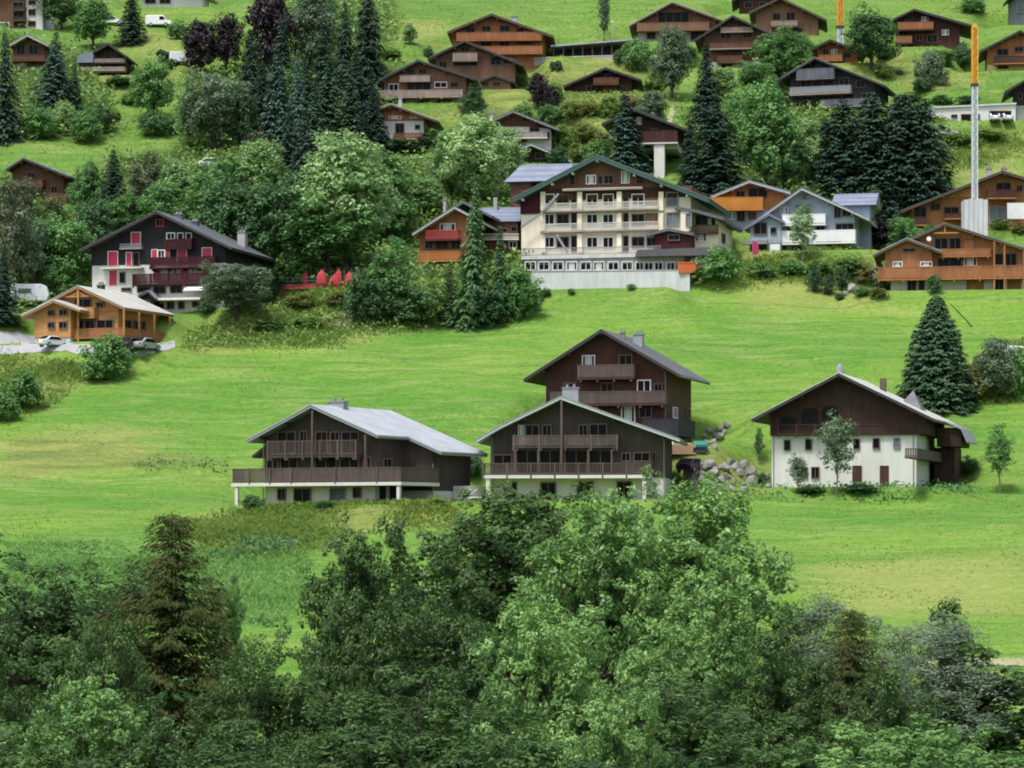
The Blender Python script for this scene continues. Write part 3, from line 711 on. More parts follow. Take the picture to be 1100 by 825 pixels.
# ---- honey timber chalet by the gravel yard
def honey_chalet():
    h = House('chalet', 'new honey coloured timber chalet with two front gables beside the gravel yard', 'chalet', 72, 368, 21)
    ov = 1.3
    h.roof([(40, 329), (83, 306.3), (134, 330)], ov, 10.5, .8, 'roof_light', 'fascia_honey')
    xl = h.L(55, 367)[0]; xr = h.L(127, 367)[0]
    zs = h.L(76, 362)[1]
    h.walls(xl, xr, 0, 10.4, zs, 'concrete', 'honeywood')
    # front-left sub gable block standing forward
    f = -2.2
    Q = [h.L(22.5, 338, f-1), h.L(57, 321.3, f-1), h.L(86, 332, f-1)]
    r2 = MB().prism(Q+[(x, z-.14) for x, z in Q[::-1]], f-1, 3).build('roof', 'roof_light', h.root)
    MB().prism([(x, z-.144) for x, z in h.inset(Q, .05)]+[(x, z-.4) for x, z in h.inset(Q, .05)[::-1]], f-.95, 2.95).build('soffit', 'fascia_honey', r2)
    sl = h.L(37, 360, f)[0]; sr = h.L(76, 360, f)[0]; zs2 = h.L(50, 363, f)[1]
    t0 = h.t; h.t = .40
    MB().prism([(sl, zs2)]+h.under(sl, sr, Q)+[(sr, zs2)], f, -.07).build('wall', 'honeywood', h.root)
    h.t = t0
    MB().box(sl+.1, sr-.1, f+.1, -.08, h.base, zs2-.003).build('lower_wall', 'concrete', h.root)
    h.purl([xl+.2, h.P[1][0], h.L(104, 330)[0], xr-.2], 'honeywood')
    # trusses in the gable
    a = h.L(70, 318, -1)[0]; b, z = h.L(96, 318, -1)
    m = MB(); m.bar((a, -1, z), (b, -1, z), .16); m.bar((h.P[1][0], -1, z), (h.P[1][0], -1, h.P[1][1]-.5), .16); m.bar((a+.5, -1, z), (h.P[1][0], -1, h.P[1][1]-.8), .14); m.bar((b-.5, -1, z), (h.P[1][0], -1, h.P[1][1]-.8), .14)
    m.build('truss', 'honeywood', h.root)
    e = -.06
    h.wins([(81, 321, 98, 334, 'o'), (82, 344, 90, 357, 'o'), (92, 344, 102, 357, 'o'), (104, 324.5, 112, 330.5, 'd'), (105, 343.5, 122, 358, 'o')], e)
    h.wins([(52, 333, 59, 339.5, 'd'), (64, 332.3, 72.5, 339, 'd'), (52, 346, 59, 353, 'd'), (64, 345.3, 72.5, 353, 'd'), (45, 366, 70, 374, 'o')], f)
    h.bal(77, 101, 330.5, 340, 1.1, 'honeywood', 'honeywood', 'board')
    # side: gallery all along with posts, windows
    X = xr+.06
    h.swins([(133, 343, 140, 357, 'o'), (143, 344, 148, 356, 'd'), (151, 345, 155, 355, 'd')], X)
    zf = h.L(90, 362, -1.6)[1]; zt = zf+1.0
    g = MB().box(sr+.05, xr+1.7, -1.6, e-.003, zf-.2, zf).build('balcony', 'rustwood', h.root)
    MB().box(X+.003, xr+1.7, 0, 10.8, zf-.2, zf).build('deck', 'rustwood', g)
    m = MB(); h.rail(m, (sr+.1, -1.54), (xr+1.64, -1.54), zf, zt, 'board'); h.rail(m, (xr+1.64, -1.46), (xr+1.64, 10.7), zf, zt, 'board'); m.build('railing', 'rustwood', g)
    for i, (x, y) in enumerate([(sr+.6, -1.5), (xr+1.6, -1.5)]+[(xr+1.6, yy) for yy in (2.2, 6., 10.)]):
        MB().box(x-.1, x+.1, y-.1, y+.1, zf-2.4, h.rz(min(x, h.P[2][0]-.3))-.45).build('post', 'honeywood', g)
    MB().box(xr+.2, xr+.3, 1., 10, h.base, zf-.3).build('plinth', 'concrete', h.root)
    h.chimney(104, 110, 305.5, 5., 'fascia_dark', .7)
    h.pad(xl-3, xr+4, -3.6, 11, -.2, 6)
honey_chalet()

# ---- big orange chalet on the right
def orange_chalet():
    h = House('chalet', 'wide orange timber chalet with double gable and long rust railing', 'chalet', 1015, 314, 9)
    ov = 1.3
    h.roof([(977, 256.5), (1015, 239), (1110, 269)], ov, 12, 1., 'roof_grey', 'fascia_brown')
    xl = h.L(957, 314)[0]; xr = h.L(1105, 314)[0]; zs = h.L(1010, 299)[1]
    MB().prism([(h.L(985, 300)[0], zs)]+h.under(h.L(985, 300)[0], xr)+[(xr, zs)], 0, 12).build('wall', 'rustwood', h.root)
    MB().box(xl, xr-.1, .06, 11.9, h.base, zs-.003).build('lower_wall', 'offwhite', h.root)
    f = -.9
    Q = [h.L(938, 272.5, f-1), h.L(974, 255, f-1), h.L(1012, 269.5, f-1)]
    r2 = MB().prism(Q+[(x, z-.14) for x, z in Q[::-1]], f-1, 9).build('roof', 'roof_grey', h.root)
    MB().prism([(x, z-.144) for x, z in h.inset(Q, .05)]+[(x, z-.42) for x, z in h.inset(Q, .05)[::-1]], f-.95, 8.95).build('soffit', 'fascia_brown', r2)
    t0 = h.t; h.t = .44; sl = h.L(951, 300, f)[0]; sr = h.L(1001, 300, f)[0]
    MB().prism([(sl, zs)]+h.under(sl, sr, Q)+[(sr, zs)], f, 8).build('wall', 'rustwood', h.root); h.t = t0
    h.purl([h.P[1][0], h.L(1045, 265)[0], h.L(1075, 270)[0]], 'rustwood')
    h.wins([(1004, 255.5, 1018, 268, 'o'), (1020, 255.5, 1032, 268, 'b'), (1035, 258, 1047, 268, 's:shutter,rustwood'), (1007, 277, 1033, 290, 'o'), (1036, 276.5, 1049, 286, 'c'), (1068, 272, 1078, 285, 'o'), (1080, 272, 1092, 288, 'd')])
    h.wins([(970, 266.5, 983, 271, 'd'), (959.5, 281, 969, 287, 'c'), (989, 281, 1001, 286.5, 'c')], f)
    h.wins([(975, 300.5, 984, 315, 'd'), (987, 300.5, 993, 312, 'd'), (1039, 299.5, 1056, 312, 's:garage_door,rustwood'), (1068, 297, 1078, 313, 'b'), (1083, 297, 1096, 312, 's:garage_door,rustwood')], .06)
    h.bal(1010, 1065, 267.5, 274, 1.0, 'rustwood', 'rustwood', 'board', brackets=4)
    xa, zt = h.L(943, 287, -1.9); xb, zf = h.L(1108, 297.5, -1.9)
    o = h.balcony(xa, xb, -1.9, f-.0, zf, zt, 'rustwood', 'rustwood', 'board', posts=7)
    MB().box(sr+.01, xb, f+.003, -.004, zf-.2, zf-.002).build('deck', 'rustwood', o)
    for px in (1068, 1079, 1100):
        x = h.L(px, 300, -1.8)[0]; MB().box(x-.1, x+.1, -1.85, -1.65, h.base, h.rz(x)-.5).build('post', 'rustwood', o)
    m = MB(); a = h.L(1003, 250, -1)[0]; b, z = h.L(1030, 250, -1); m.bar((a, -1, z), (b, -1, z), .15); m.bar((h.P[1][0], -1, z), (h.P[1][0], -1, h.P[1][1]-.4), .15); m.build('truss', 'honeywood', h.root)
    # white dish on the wall
    x, z = h.L(998, 257, f-.9); m = MB(); m.tube([(x, f-1.5, z), (x, f-1.42, z), (x, f-1.3, z+.02)], [.30, .24, .05], 10); m.bar((x, f-1.25, z), (x+.2, f-.2, z-.3), .06); m.build('satellite_dish', 'fwhite', h.root)
    h.pad(xl-2, xr+3, -3.2, 12, 0, 6)
orange_chalet()

# ---- pale blue-grey chalet
def blue_chalet():
    h = House('chalet', 'pale blue grey painted chalet with white balcony fronts beside the hotel', 'chalet', 868, 272, 13)
    h.roof([(803, 242), (861, 201), (934.5, 234.5)], 1.4, 12, 1., 'roof_bluegrey', 'fascia_pale')
    xl = h.L(826, 272)[0]; xr = h.L(918, 272)[0]
    h.walls(xl, xr, 0, 12, None, None, 'bluegrey')
    h.purl([xl+.2, h.L(843, 230)[0], h.P[1][0], h.L(890, 225)[0], xr-.2], 'bluegrey')
    h.wins([(862, 209.5, 867, 214.5, 'g'), (896.5, 221, 903, 234, 'd'), (905, 223.5, 914, 232.5, 'd'), (898, 240, 917, 248, 'd'), (877, 239.5, 886, 248, 'd'), (855, 219.5, 871, 231, 'g'), (839, 222, 846, 231, 'c'), (846, 243, 858, 250, 'd'),
            (867, 260, 877, 272, 's:door,fwhite'), (889, 259, 903, 271.5, 'o'), (904, 259, 914, 271, 'c'), (834, 263, 845, 272, 'd'), (851, 260, 862, 272, 'd')])
    h.bal(840, 887, 230.5, 240, 1.2, 'fwhite', 'fwhite', 'solid')
    h.bal(824, 919, 248.5, 259.5, 1.5, 'fwhite', 'fwhite', 'solid')
    # entrance annex with its own small gable
    f = -1.8
    Q = [h.L(799, 244.5, f-.6), h.L(826, 229, f-.6), h.L(842, 237, f-.6)]
    r2 = MB().prism(Q+[(x, z-.35) for x, z in Q[::-1]], f-.6, 2).build('roof', 'roof_bluegrey', h.root)
    t0 = h.t; h.t = .37; a = h.L(806, 260, f)[0]; b = h.L(839, 260, f)[0]
    MB().prism([(a, -3)]+h.under(a, b, Q)+[(b, -3)], f, -.004).build('wall', 'bluegrey', h.root); h.t = t0
    h.wins([(810, 239, 824, 252, 'o'), (828, 244, 834, 251, 'd')], f)
    h.wins([(806, 262, 824, 270, 'o'), (827, 262, 838, 272, 's:door,fwhite')], f)
    c, zt = h.L(797, 258.5, f-1); dd, zb = h.L(824, 262, f-1); MB().box(c, dd, f-1, f-.004, zb, zt).build('canopy', 'fascia_grey', h.root)
    # rear wing: roof slope facing the valley and side gable
    x0, za = h.L(893, 221, 6); x1, _ = h.L(941, 221, 6); zr = h.L(915, 208, 9.5)[1]
    m = MB(); m.v = [(x0, 6, za), (x1, 6, za), (x1, 9.5, zr), (x0, 9.5, zr), (x0, 13, za), (x1, 13, za)]
    m.f = [(0, 1, 2, 3), (3, 2, 5, 4), (0, 3, 4), (1, 5, 2), (0, 4, 5, 1)]; m.build('rear_roof', 'roof_bluegrey', h.root)
    MB().box(x0+.5, x1-.9, 6.7, 12.4, h.base, za-.01).build('rear_wall', 'bluegrey', h.root)
    h.pad(xl-4, xr+3, -3.5, 12, 0, 6)
blue_chalet()
# ---- chalets up the hillside (pixel tables: roof top line, wall ends, openings, balconies)
W = lambda *a: tuple(a)
chalet('orange fronted chalet with two balcony rows at the head of the meadow', 535, 62, 6, 12,
       [(480, 34), (528, 14.3), (595, 38.5)], 486, 584, ('offwhite', 'rustwood', 'roof_dark', 'fascia_brown', 'rustwood'),
       wins=[(518, 28, 527, 34, 'd'), (537, 27.5, 547, 34, 'd'), (501, 30, 510, 36, 'd'), (555, 30, 562, 36, 'd'), (516, 44, 528, 51, 'd'), (537, 43, 547, 51, 'd'), (555, 42, 571, 48, 'o'), (496, 45, 506, 51, 'd')],
       bals=[(490, 582, 35, 42, 1.2), (488, 583, 50, 56.5, 1.2)], chim=[(549, 556, 17.5, 5)])
chalet('weathered tan chalet just below the orange fronted chalet', 515, 86, 8, 12,
       [(459, 62.5), (499, 43), (562, 69)], 468, 553, ('tanwood', 'tanwood', 'roof_slate', 'fascia_dark', 'paleboard'),
       wins=[(487, 64.5, 513, 71, 'o'), (527, 61, 538, 70, 'd'), (541, 63, 551, 69, 'd'), (472, 66, 480, 73, 'd'), (495, 50, 504, 56, 'd')],
       bals=[(486, 513, 57, 64, 1.2, dict(sm='paleboard'))])
chalet('tan timber chalet with long pale balcony, lower left of the weathered pair', 455, 114, 8, 12,
       [(406, 85.5), (449, 64), (512, 84.5)], 413, 500, ('greystone', 'tanwood', 'roof_slate', 'fascia_dark', 'paleboard'), split=104,
       wins=[(418, 90, 428, 98, 'w'), (437, 88, 463, 97, 'o'), (467, 88, 480, 94.5, 'w'), (484, 88, 492, 94, 'd'), (438, 74, 446, 80, 'd'), (450, 74, 458, 80, 'd'), (425, 106, 436, 114, 'd'), (450, 106, 462, 113, 's:garage_door,brownwood'), (470, 105, 485, 112, 's:garage_door,brownwood')],
       bals=[(429, 462, 81, 86, 1.0, dict(sm='paleboard')), (407, 497, 97, 103, 1.5, dict(sm='paleboard', posts=5))])
chalet('small tan lodge with two round windows beside the weathered pair', 532, 99, 8, 7,
       [(515, 86), (531, 80), (553, 87)], 518, 548, ('offwhite', 'tanwood', 'roof_slate', 'fascia_dark', 'tanwood'),
       wins=[(517.5, 88, 525, 92.5, 'd'), (529.5, 88, 537, 92.5, 'd')], name='lodge', cat='lodge', ov=.9, purl=False)
chalet('rust and white chalet with pale roof half hidden by pines', 437, 155, 8, 11,
       [(385, 124), (420, 111), (471, 129)], 408, 455, ('white', 'rustwood', 'roof_light', 'fascia_brown', 'brownwood'), split=130,
       wins=[(425, 132.5, 434, 146, 'b'), (446, 134, 451, 139, 'd'), (418, 124.5, 431, 128, 'c'), (412, 149, 420, 154, 'd'), (441, 124, 451, 127, 'c')],
       bals=[(422, 454, 143, 148.5, 1.0)], chim=[(428, 431.5, 105, 4)])
h = chalet('dark low garage with pale front among trees below the rust and white chalet', 440, 186, 12, 8,
       [(402, 168), (412, 163), (456, 184)], 408, 447, ('white', 'greywood', 'roof_slate', 'fascia_dark', 'greywood'), name='garage', cat='garage', purl=False,
       wins=[(415, 176, 425, 185, 's:garage_door,darkwood')])
h = chalet('low shed with white front and flat mossy roof behind the dark garage', 450, 178, 4, 6, [(428, 169), (452, 167.5), (468, 169)], 433, 465,
       ('white', 'white', 'roof_pale', 'fascia_pale', 'white'), name='shed', cat='shed', purl=False, ov=.4, wins=[(452, 173, 460, 178, 'd')])
chalet('brown chalet with white balcony floor beside the leafy ash', 560, 153, 10, 11,
       [(522, 131), (551, 118), (601, 138)], 531, 592, ('offwhite', 'brownwood', 'roof_slate', 'fascia_grey', 'paleboard'), split=136,
       wins=[(569, 136.5, 579, 142, 'd'), (545, 138, 554, 146, 'w'), (583, 142, 590, 150, 'd'), (556, 147, 566, 153, 'd'), (563, 126, 569, 131, 'd')],
       bals=[(555, 588, 142, 147, 1.1, dict(sm='offwhite'))], chim=[(526, 530, 121, 2.)])
chalet('small dark gabled building right behind the hotel roof', 590, 178, 10, 9,
       [(556, 160), (570, 153.5), (615, 172)], 562, 606, ('offwhite', 'darkwood', 'roof_slate', 'fascia_pale', 'darkwood'), wins=[(575, 164, 588, 171, 'd')], purl=False)
chalet('lone dark red timber chalet above a shrubby rock garden', 645, 104, 10, 11,
       [(604.5, 92), (650.5, 72), (689, 85)], 612.5, 678, ('greystone', 'redwood', 'roof_slate', 'fascia_dark', 'brownwood'),
       wins=[(648, 93, 663, 103.5, 's:door,brownwood'), (630, 92, 640, 99, 'd'), (645, 79, 657, 83.5, 'd'), (667, 92, 673, 99, 'd')],
       bals=[(637, 665, 83.5, 90, 1.1), (606, 638, 100, 105, 1.2)])
h = chalet('dark chalet raised on a white pillar beside the steep path', 700, 187, 18, 10,
       [(646, 132), (682.5, 117), (737, 138)], 663, 727, ('white', 'darkwood', 'roof_slate', 'fascia_dark', 'redwood'), split=153,
       wins=[(684, 126, 689, 134, 'c'), (700, 138, 706, 150, 'd'), (712, 140, 719, 151, 'b'), (692, 155, 700, 160, 'd')], bals=[(688, 728, 141, 152.5, 1.3, dict(sm='offwhite', rm='redwood'))], sink=-3.6, pad=False)
x, z = h.L(708.5, 165, -1.2); MB().box(x-.75, x+.75, -1.6, -.2, -4, 4.5).build('pillar', 'white', h.root)
chalet('pale gabled chalet with a wide arched opening at the top of the slope', 720, 47, 10, 12,
       [(675.5, 27), (722, 1.5), (776, 21)], 685, 768, ('greystone', 'tanwood', 'roof_light', 'fascia_brown', 'tanwood'), split=31,
       wins=[(707, 13, 740, 25, 'o'), (695, 33, 704, 42, 'd'), (742, 33, 760, 43, 'o'), (716, 34, 726, 42, 'd')],
       bals=[(684, 762, 24.5, 31, 1.3, dict(sm='tanwood'))])
chalet('brown chalet with white lower balcony above the tall pair of spruces', 790, 76, 14, 11,
       [(746, 42.5), (787, 16), (834, 38)], 757, 825, ('white', 'brownwood', 'roof_slate', 'fascia_dark', 'brownwood'), split=66,
       wins=[(774, 34.5, 785, 42, 'd'), (798, 33, 808, 41, 'd'), (765, 51, 776, 57, 'd'), (786, 51, 796, 57, 'd'), (802, 50, 811, 57, 'd'), (775, 69, 786, 76, 'd'), (783, 23, 792, 27, 'd')],
       bals=[(774, 809, 29.5, 33, .8, dict(sm='paleboard', rm='paleboard')), (762, 808, 46.5, 51, 1.2, dict(sm='paleboard')), (770, 798, 60, 66, 1.2)])
chalet('tan chalet with red edged slate roof between the crane tip and the brown chalet', 845, 42, 14, 11,
       [(804, 13), (838, -3.5), (888, 20.5)], 812, 879, ('greystone', 'tanwood', 'roof_slate', 'fascia_brown', 'paleboard'),
       wins=[(830, 14, 838, 22, 'd'), (845, 13, 854, 22, 'd'), (832, 30, 842, 37, 'd'), (852, 30, 862, 37, 'd')], bals=[(828, 857, 22.5, 27, 1.)])
chalet('reddish house on the top edge behind the brown chalet', 812, 18, 10, 9, [(786, 0), (810, -14), (838, 0)], 794, 832,
       ('white', 'redwood', 'roof_dark', 'fascia_dark', 'redwood'), wins=[(800, 2, 808, 9, 'd'), (816, 2, 824, 9, 'd')], purl=False, group=None)
chalet('small russet chalet tucked against the round walnut tree', 895, 71, 14, 8,
       [(871, 52), (892, 42), (928, 56)], 878, 921, ('white', 'rustwood', 'roof_brown', 'fascia_dark', 'rustwood'),
       wins=[(884, 53, 890, 60, 'd'), (893, 53, 899, 60, 'c'), (906, 56, 913, 62, 'd')], bals=[(879, 905, 59, 64, .9)])
chalet('dark red chalet with orange balconies and a car parked in front', 998, 53, 14, 11,
       [(959, 20), (982, 9), (1047, 27.5)], 963, 1031, ('greystone', 'redwood', 'roof_slate', 'fascia_dark', 'rustwood'),
       wins=[(972, 17, 980, 23, 'd'), (990, 18, 997, 23, 'c'), (984, 37, 991, 44, 'd'), (996, 37, 1007, 46, 'd'), (966, 33, 975, 39, 'd'), (1012, 32, 1019, 38, 'c')],
       bals=[(964, 1003, 24, 31, 1.2), (962, 980, 39, 46, 1.2)])
chalet('brown chalet on a yellow base at the right edge above the white garages', 1090, 79, 14, 11,
       [(1053, 54), (1096, 32), (1130, 48)], 1061, 1122, ('yellowplaster', 'rustwood', 'roof_slate', 'fascia_dark', 'darkwood'), split=69,
       wins=[(1071, 52.5, 1083, 60, 'd'), (1090, 50, 1099, 56, 'd'), (1072, 70.5, 1083, 74, 'd')], bals=[(1068, 1112, 60.5, 67, 1.2)])
chalet('dark chalet cut by the right edge at the end of the white garages', 1112, 128, 14, 9,
       [(1079, 98), (1115, 77), (1150, 95)], 1091, 1142, ('greystone', 'blackwood', 'roof_dark', 'fascia_dark', 'blackwood'), split=113,
       wins=[(1094, 100, 1098, 107, 'd')])
h = chalet('wide blue black chalet with grey balconies above the dark conifers', 900, 122, 34, 14,
       [(837.5, 84), (875, 61), (951, 91)], 849, 940, ('greystone', 'slate_board', 'roof_grey', 'fascia_dark', 'greypaint'),
       wins=[(866, 66, 882, 73, 'd'), (860, 85, 872, 94, 'o'), (884, 85, 896, 94, 'o'), (902, 84, 912, 92, 'd'), (920, 86, 930, 94, 'd'), (862, 100, 872, 108, 'd'), (885, 99, 896, 108, 'o'), (905, 99, 918, 108, 'o'), (926, 100, 936, 107, 'd')],
       bals=[(855, 896, 74.5, 83, 1.2, dict(rm='greypaint', sm='greypaint')), (848, 914, 94, 98.5, 1.3, dict(rm='fgrey', sm='paleboard')), (880, 944, 107.5, 112, 1.3, dict(rm='greypaint', sm='paleboard'))])
chalet('old brown house with tiled roof behind pale trees at the left edge', 45, 222, 20, 12,
       [(6, 181), (25, 169), (75, 189)], 13, 68, ('greystone', 'brownwood', 'roof_bluegrey', 'fascia_dark', 'brownwood'),
       wins=[(30, 185, 38, 192, 'd'), (28, 202, 37, 209, 'c'), (55, 200, 62, 208, 'd'), (40, 204, 48, 210, 'd')], bals=[(50, 72, 208, 217, 1.1), (20, 46, 194, 199, 1.)])
chalet('small chalet with glazed timber gable at the upper left edge', 32, 82, 4, 9, [(9, 48), (29, 36.5), (52, 47.5)], 14, 47,
       ('greystone', 'brownwood', 'roof_bluegrey', 'fascia_pale', 'brownwood'), split=72, wins=[(18, 48, 27, 59, 'o'), (31, 48, 41, 59, 'o'), (20, 66, 28, 71, 'c'), (33, 66, 41, 71, 'd'), (18, 73, 26, 82, 'd')],
       bals=[(12, 49, 59.5, 64, 1.2)])
h = chalet('dark low chalet with long balconies and a flat side wing', 117, 84, 8, 9, [(99, 55.5), (116, 46), (137, 60.5)], 102, 134,
       ('greystone', 'darkwood', 'roof_dark', 'fascia_dark', 'paleboard'), wins=[(110, 56, 115, 62, 'b'), (119, 56, 125, 62, 'b'), (107, 67, 114, 73, 'd'), (120, 67, 129, 73, 'd'), (108, 77, 118, 83, 'd')],
       bals=[(101, 134, 63, 67, 1.), (86, 134, 72, 76.5, 1.2)], purl=False)
a, z1 = h.L(85, 65, 1.); b, z0 = h.L(102, 84, 1.); MB().box(a, b-.1, 1, 7, -3, z1-.1).build('wing_wall', 'darkwood', h.root)
a, z1 = h.L(82, 66, .3); MB().prism([(a, z1-.2), (a+.4, z1+1.2), (b-.12, z1+1.5), (b-.12, z1-.2)], .3, 7.5).build('wing_roof', 'roof_bluegrey', h.root)
h.wins([(88, 69, 94, 73, 'd'), (96, 69, 101, 73, 'd')], 1.)
h = chalet('apartment house, half brown boards and half white wall, in the top left corner', 22, 34, 3, 12, [(-20, -12), (10, -26), (50, -10)], -12, 27,
       ('white', 'brownwood', 'roof_dark', 'fascia_dark', 'slate_board'), wins=[(14, 2, 25, 8, 'd'), (14, 13, 25, 19, 'd'), (14, 24, 25, 31, 'd'), (0, 24, 10, 31, 'w')],
       bals=[(13, 27, 7, 10, 1.), (13, 27, 18, 21, 1.)], name='apartment_house', cat='apartment house', purl=False, sink=8)
a, _ = h.L(27.5, 30, .4); b, z1 = h.L(46, 7, .4); MB().box(a, b, .4, 11, -5, z1+8).build('white_wing', 'white', h.root)
h.wins([(31, 10, 38, 16.5, 'b'), (31, 22.5, 38, 28.5, 'b'), (31, 0, 38, 5, 'b')], .4)
chalet('tiny dark shed on the meadow rim beside the purple beeches', 178, 71, 12, 6, [(167, 57), (172, 52.5), (189, 59.5)], 170, 186,
       ('greystone', 'darkwood', 'roof_brown', 'fascia_dark', 'darkwood'), name='shed', cat='shed', purl=False, ov=.8, wins=[(172, 61, 176, 69, 's:door,blackwood')])
h = chalet('small dark shed with grey slate roof between the honey chalet and the white terrace', 152, 336, 24, 5, [(148, 317), (159, 311.5), (167, 320)], 150, 165,
       ('offwhite', 'darkwood', 'roof_grey', 'fascia_dark', 'darkwood'), name='shed', cat='shed', purl=False, ov=.6, wins=[(154, 322, 161, 328, 'b')])
chalet('pale low house on the top edge above the white cars', 185, 11, 4, 9, [(146, -8), (185, -20), (226, -8)], 152, 218, ('white', 'white', 'roof_bluegrey', 'fascia_pale', 'white'),
       wins=[(156, -2, 167, 4, 'd'), (172, -2, 183, 4, 'd')], purl=False, name='house', cat='house')
# orange and red balcony house behind the tall spruce, with its brown annex
h = chalet('rust house with red upper balcony and orange lower balcony behind the slim spruce', 475, 297, 22, 10,
       [(442, 250.5), (488, 221), (520, 238)], 451, 505, ('white', 'rustwood', 'roof_slate', 'fascia_pale', 'redcloth'), split=280,
       wins=[(473, 240, 489, 248, 'c'), (457, 257, 465, 268, 'd'), (468, 257, 482, 268, 'b'), (485, 258, 495, 268, 'd'), (470, 282, 476, 287, 'd'), (484, 285, 493, 294, 'd')],
       bals=[(457, 492, 247.5, 256.5, 1.1, dict(rm='redcloth', sm='redwood', style='slat')), (449, 495, 270, 279, 1.2, dict(rm='orangewood', sm='orangewood'))], chim=[(476, 479, 214, 3)])
Q = [h.L(485, 224, 1.5), h.L(497, 215.5, 1.5), h.L(528, 231, 1.5)]
MB().prism(Q+[(x, z-.35) for x, z in Q[::-1]], 1.5, 12).build('roof', 'roof_slate', h.root)
h = House('house', 'brown annex house with blue grey roof wedged between the rust house and the hotel', 'house', 532, 283, 5)
x0, za = h.L(503, 238, -.5); x1, _ = h.L(559, 238, -.5); zr = h.L(532, 223, 4)[1]
m = MB(); m.v = [(x0, -.5, za), (x1, -.5, za), (x1, 4, zr), (x0, 4, zr), (x0, 8.5, za), (x1, 8.5, za)]
m.f = [(0, 1, 2, 3), (3, 2, 5, 4), (0, 3, 4), (1, 5, 2), (0, 4, 5, 1)]; r = m.build('roof', 'roof_bluegrey', h.root)
MB().box(x0+.5, x1-.4, 0, 8, -4, za-.01).build('wall', 'brownwood', h.root); h.e = 0
h.wins([(536, 259, 543, 268, 'd'), (547, 259, 555, 267, 'w'), (520, 245, 530, 252, 'd'), (535, 245, 545, 250, 'd'), (518, 262, 527, 270, 'd'), (549, 243, 555, 249, 'd')])
h.bal(516, 557, 251, 256, 1.2, 'offwhite', 'offwhite', 'slat')
a, zt = h.L(530, 212, 3); b, _ = h.L(534, 212, 3); MB().box(a, b, 3, 3.6, zr-1, zt).build('chimney', 'greystone', r)
h.pad(x0, x1, -2.5, 8, 0, 5)
chalet('bright orange chalet with boarded balcony front behind the blue grey chalet', 803, 250, 8, 11,
       [(763, 210.5), (805, 193.3), (850, 206)], 768, 842, ('bluegrey', 'orangewood', 'roof_grey', 'fascia_pale', 'brightorange'), split=226,
       wins=[(791, 205, 800, 212, 'd'), (804, 202, 824, 213, 'o'), (784, 227, 790, 236, 'c'), (792, 226, 800, 238, 'd'), (804, 226, 812, 236, 's:door,brownwood')],
       bals=[(757, 820, 212, 224, 1.4, dict(rm='brightorange', sm='brightorange'))])
h = chalet('red brown chalet with long roof behind the crane foot', 1050, 248, 10, 12,
       [(967, 226), (1018, 206), (1077, 183), (1120, 196)], 979, 1112, ('offwhite', 'rustwood', 'roof_slate', 'fascia_brown', 'redwood'),
       wins=[(1070, 196, 1086, 208, 'o'), (1092, 199, 1098, 206, 'd'), (982, 222, 995, 234, 'o'), (1000, 218, 1010, 226, 'b'), (1063, 222, 1080, 240, 'p'), (1014, 222, 1030, 230, 'b')],
       bals=[(1060, 1092, 203.5, 212, 1.1), (978, 996, 233, 241, 1.1), (1015, 1040, 229, 234, 1.)], chim=[(1060, 1065, 181, 3), (1076, 1082, 180.5, 4)])
a, z1 = h.L(1018, 205, -.1); b, z0 = h.L(1046, 212, -.1)
m = MB(); p = [h.L(1017, 212, -.1), h.L(1046, 212, -.1), h.L(1046, 197.5, -.1), h.L(1034, 202.5, -.1)]; m.prism(p, -.14, -.004); m.build('gable_board', 'honeywood', h.root)
a, z1 = h.L(1082, 218, -2.); b, z0 = h.L(1103, 235, -2.); MB().box(a, b, -2., -1.9, z0, z1).build('white_screen', 'fwhite', h.root)
# low white garage block and long low canopy building
h = House('garage_block', 'long low white garage block at the right edge behind the crane mast', 'garage', 1043, 133, 2, sink=3)
xl = h.L(996, 133)[0]; xr = h.L(1091, 133)[0]; z = h.L(1043, 112.5)[1]
MB().prism([(xl, -3), (xl, z-.6), (xr, z), (xr, -3)], 0, 6).build('wall', 'white', h.root)
MB().prism([(xl-.1, z-.598), (xl-.1, z-.35), (xr+.1, z+.25), (xr+.1, z+.002)], -.3, 6.2).build('roof', 'concrete', h.root)
h.wins([(1032.5, 122.5, 1052, 132.5, 'o'), (1063, 119, 1086, 131, 'o'), (1022, 123, 1028, 127, 'd')]); h.pad(xl, xr, -3, 6, 0, 4)
h = House('carport', 'long low dark open shelter with a pale flat roof across the slope', 'carport', 637, 63, 3, sink=3)
xl = h.L(595, 63)[0]; xr = h.L(678, 63)[0]; z = h.L(637, 46)[1]
MB().prism([(xl-.5, z-.75), (xl-.5, z-.5), (xr+.5, z+.45), (xr+.5, z+.2)], -1, 6).build('roof', 'roof_pale', h.root)
MB().prism([(xl, -3), (xl, z-.78), (xr, z+.17), (xr, -3)], 3, 5.8).build('wall', 'greywood', h.root)
for i in range(9):
    x = xl+(xr-xl)*i/8; MB().box(x-.1, x+.1, -.6, -.4, -3, z-.76+(x-xl)/(xr-xl)*.9).build('post', 'greywood', h.root)
MB().box(xl, xr, -.7, 3, -3, .0).build('plinth', 'concrete', h.root); h.pad(xl, xr, -2, 6, 0, 4)
chalet('dark blue house cut by the top right corner', 1105, 30, 3, 9, [(1086, -6), (1110, -20), (1135, -5)], 1090, 1128, ('greypaint', 'greypaint', 'roof_dark', 'fascia_dark', 'greypaint'),
       wins=[(1093, 4, 1099, 14, 'p')], purl=False, name='house', cat='house')
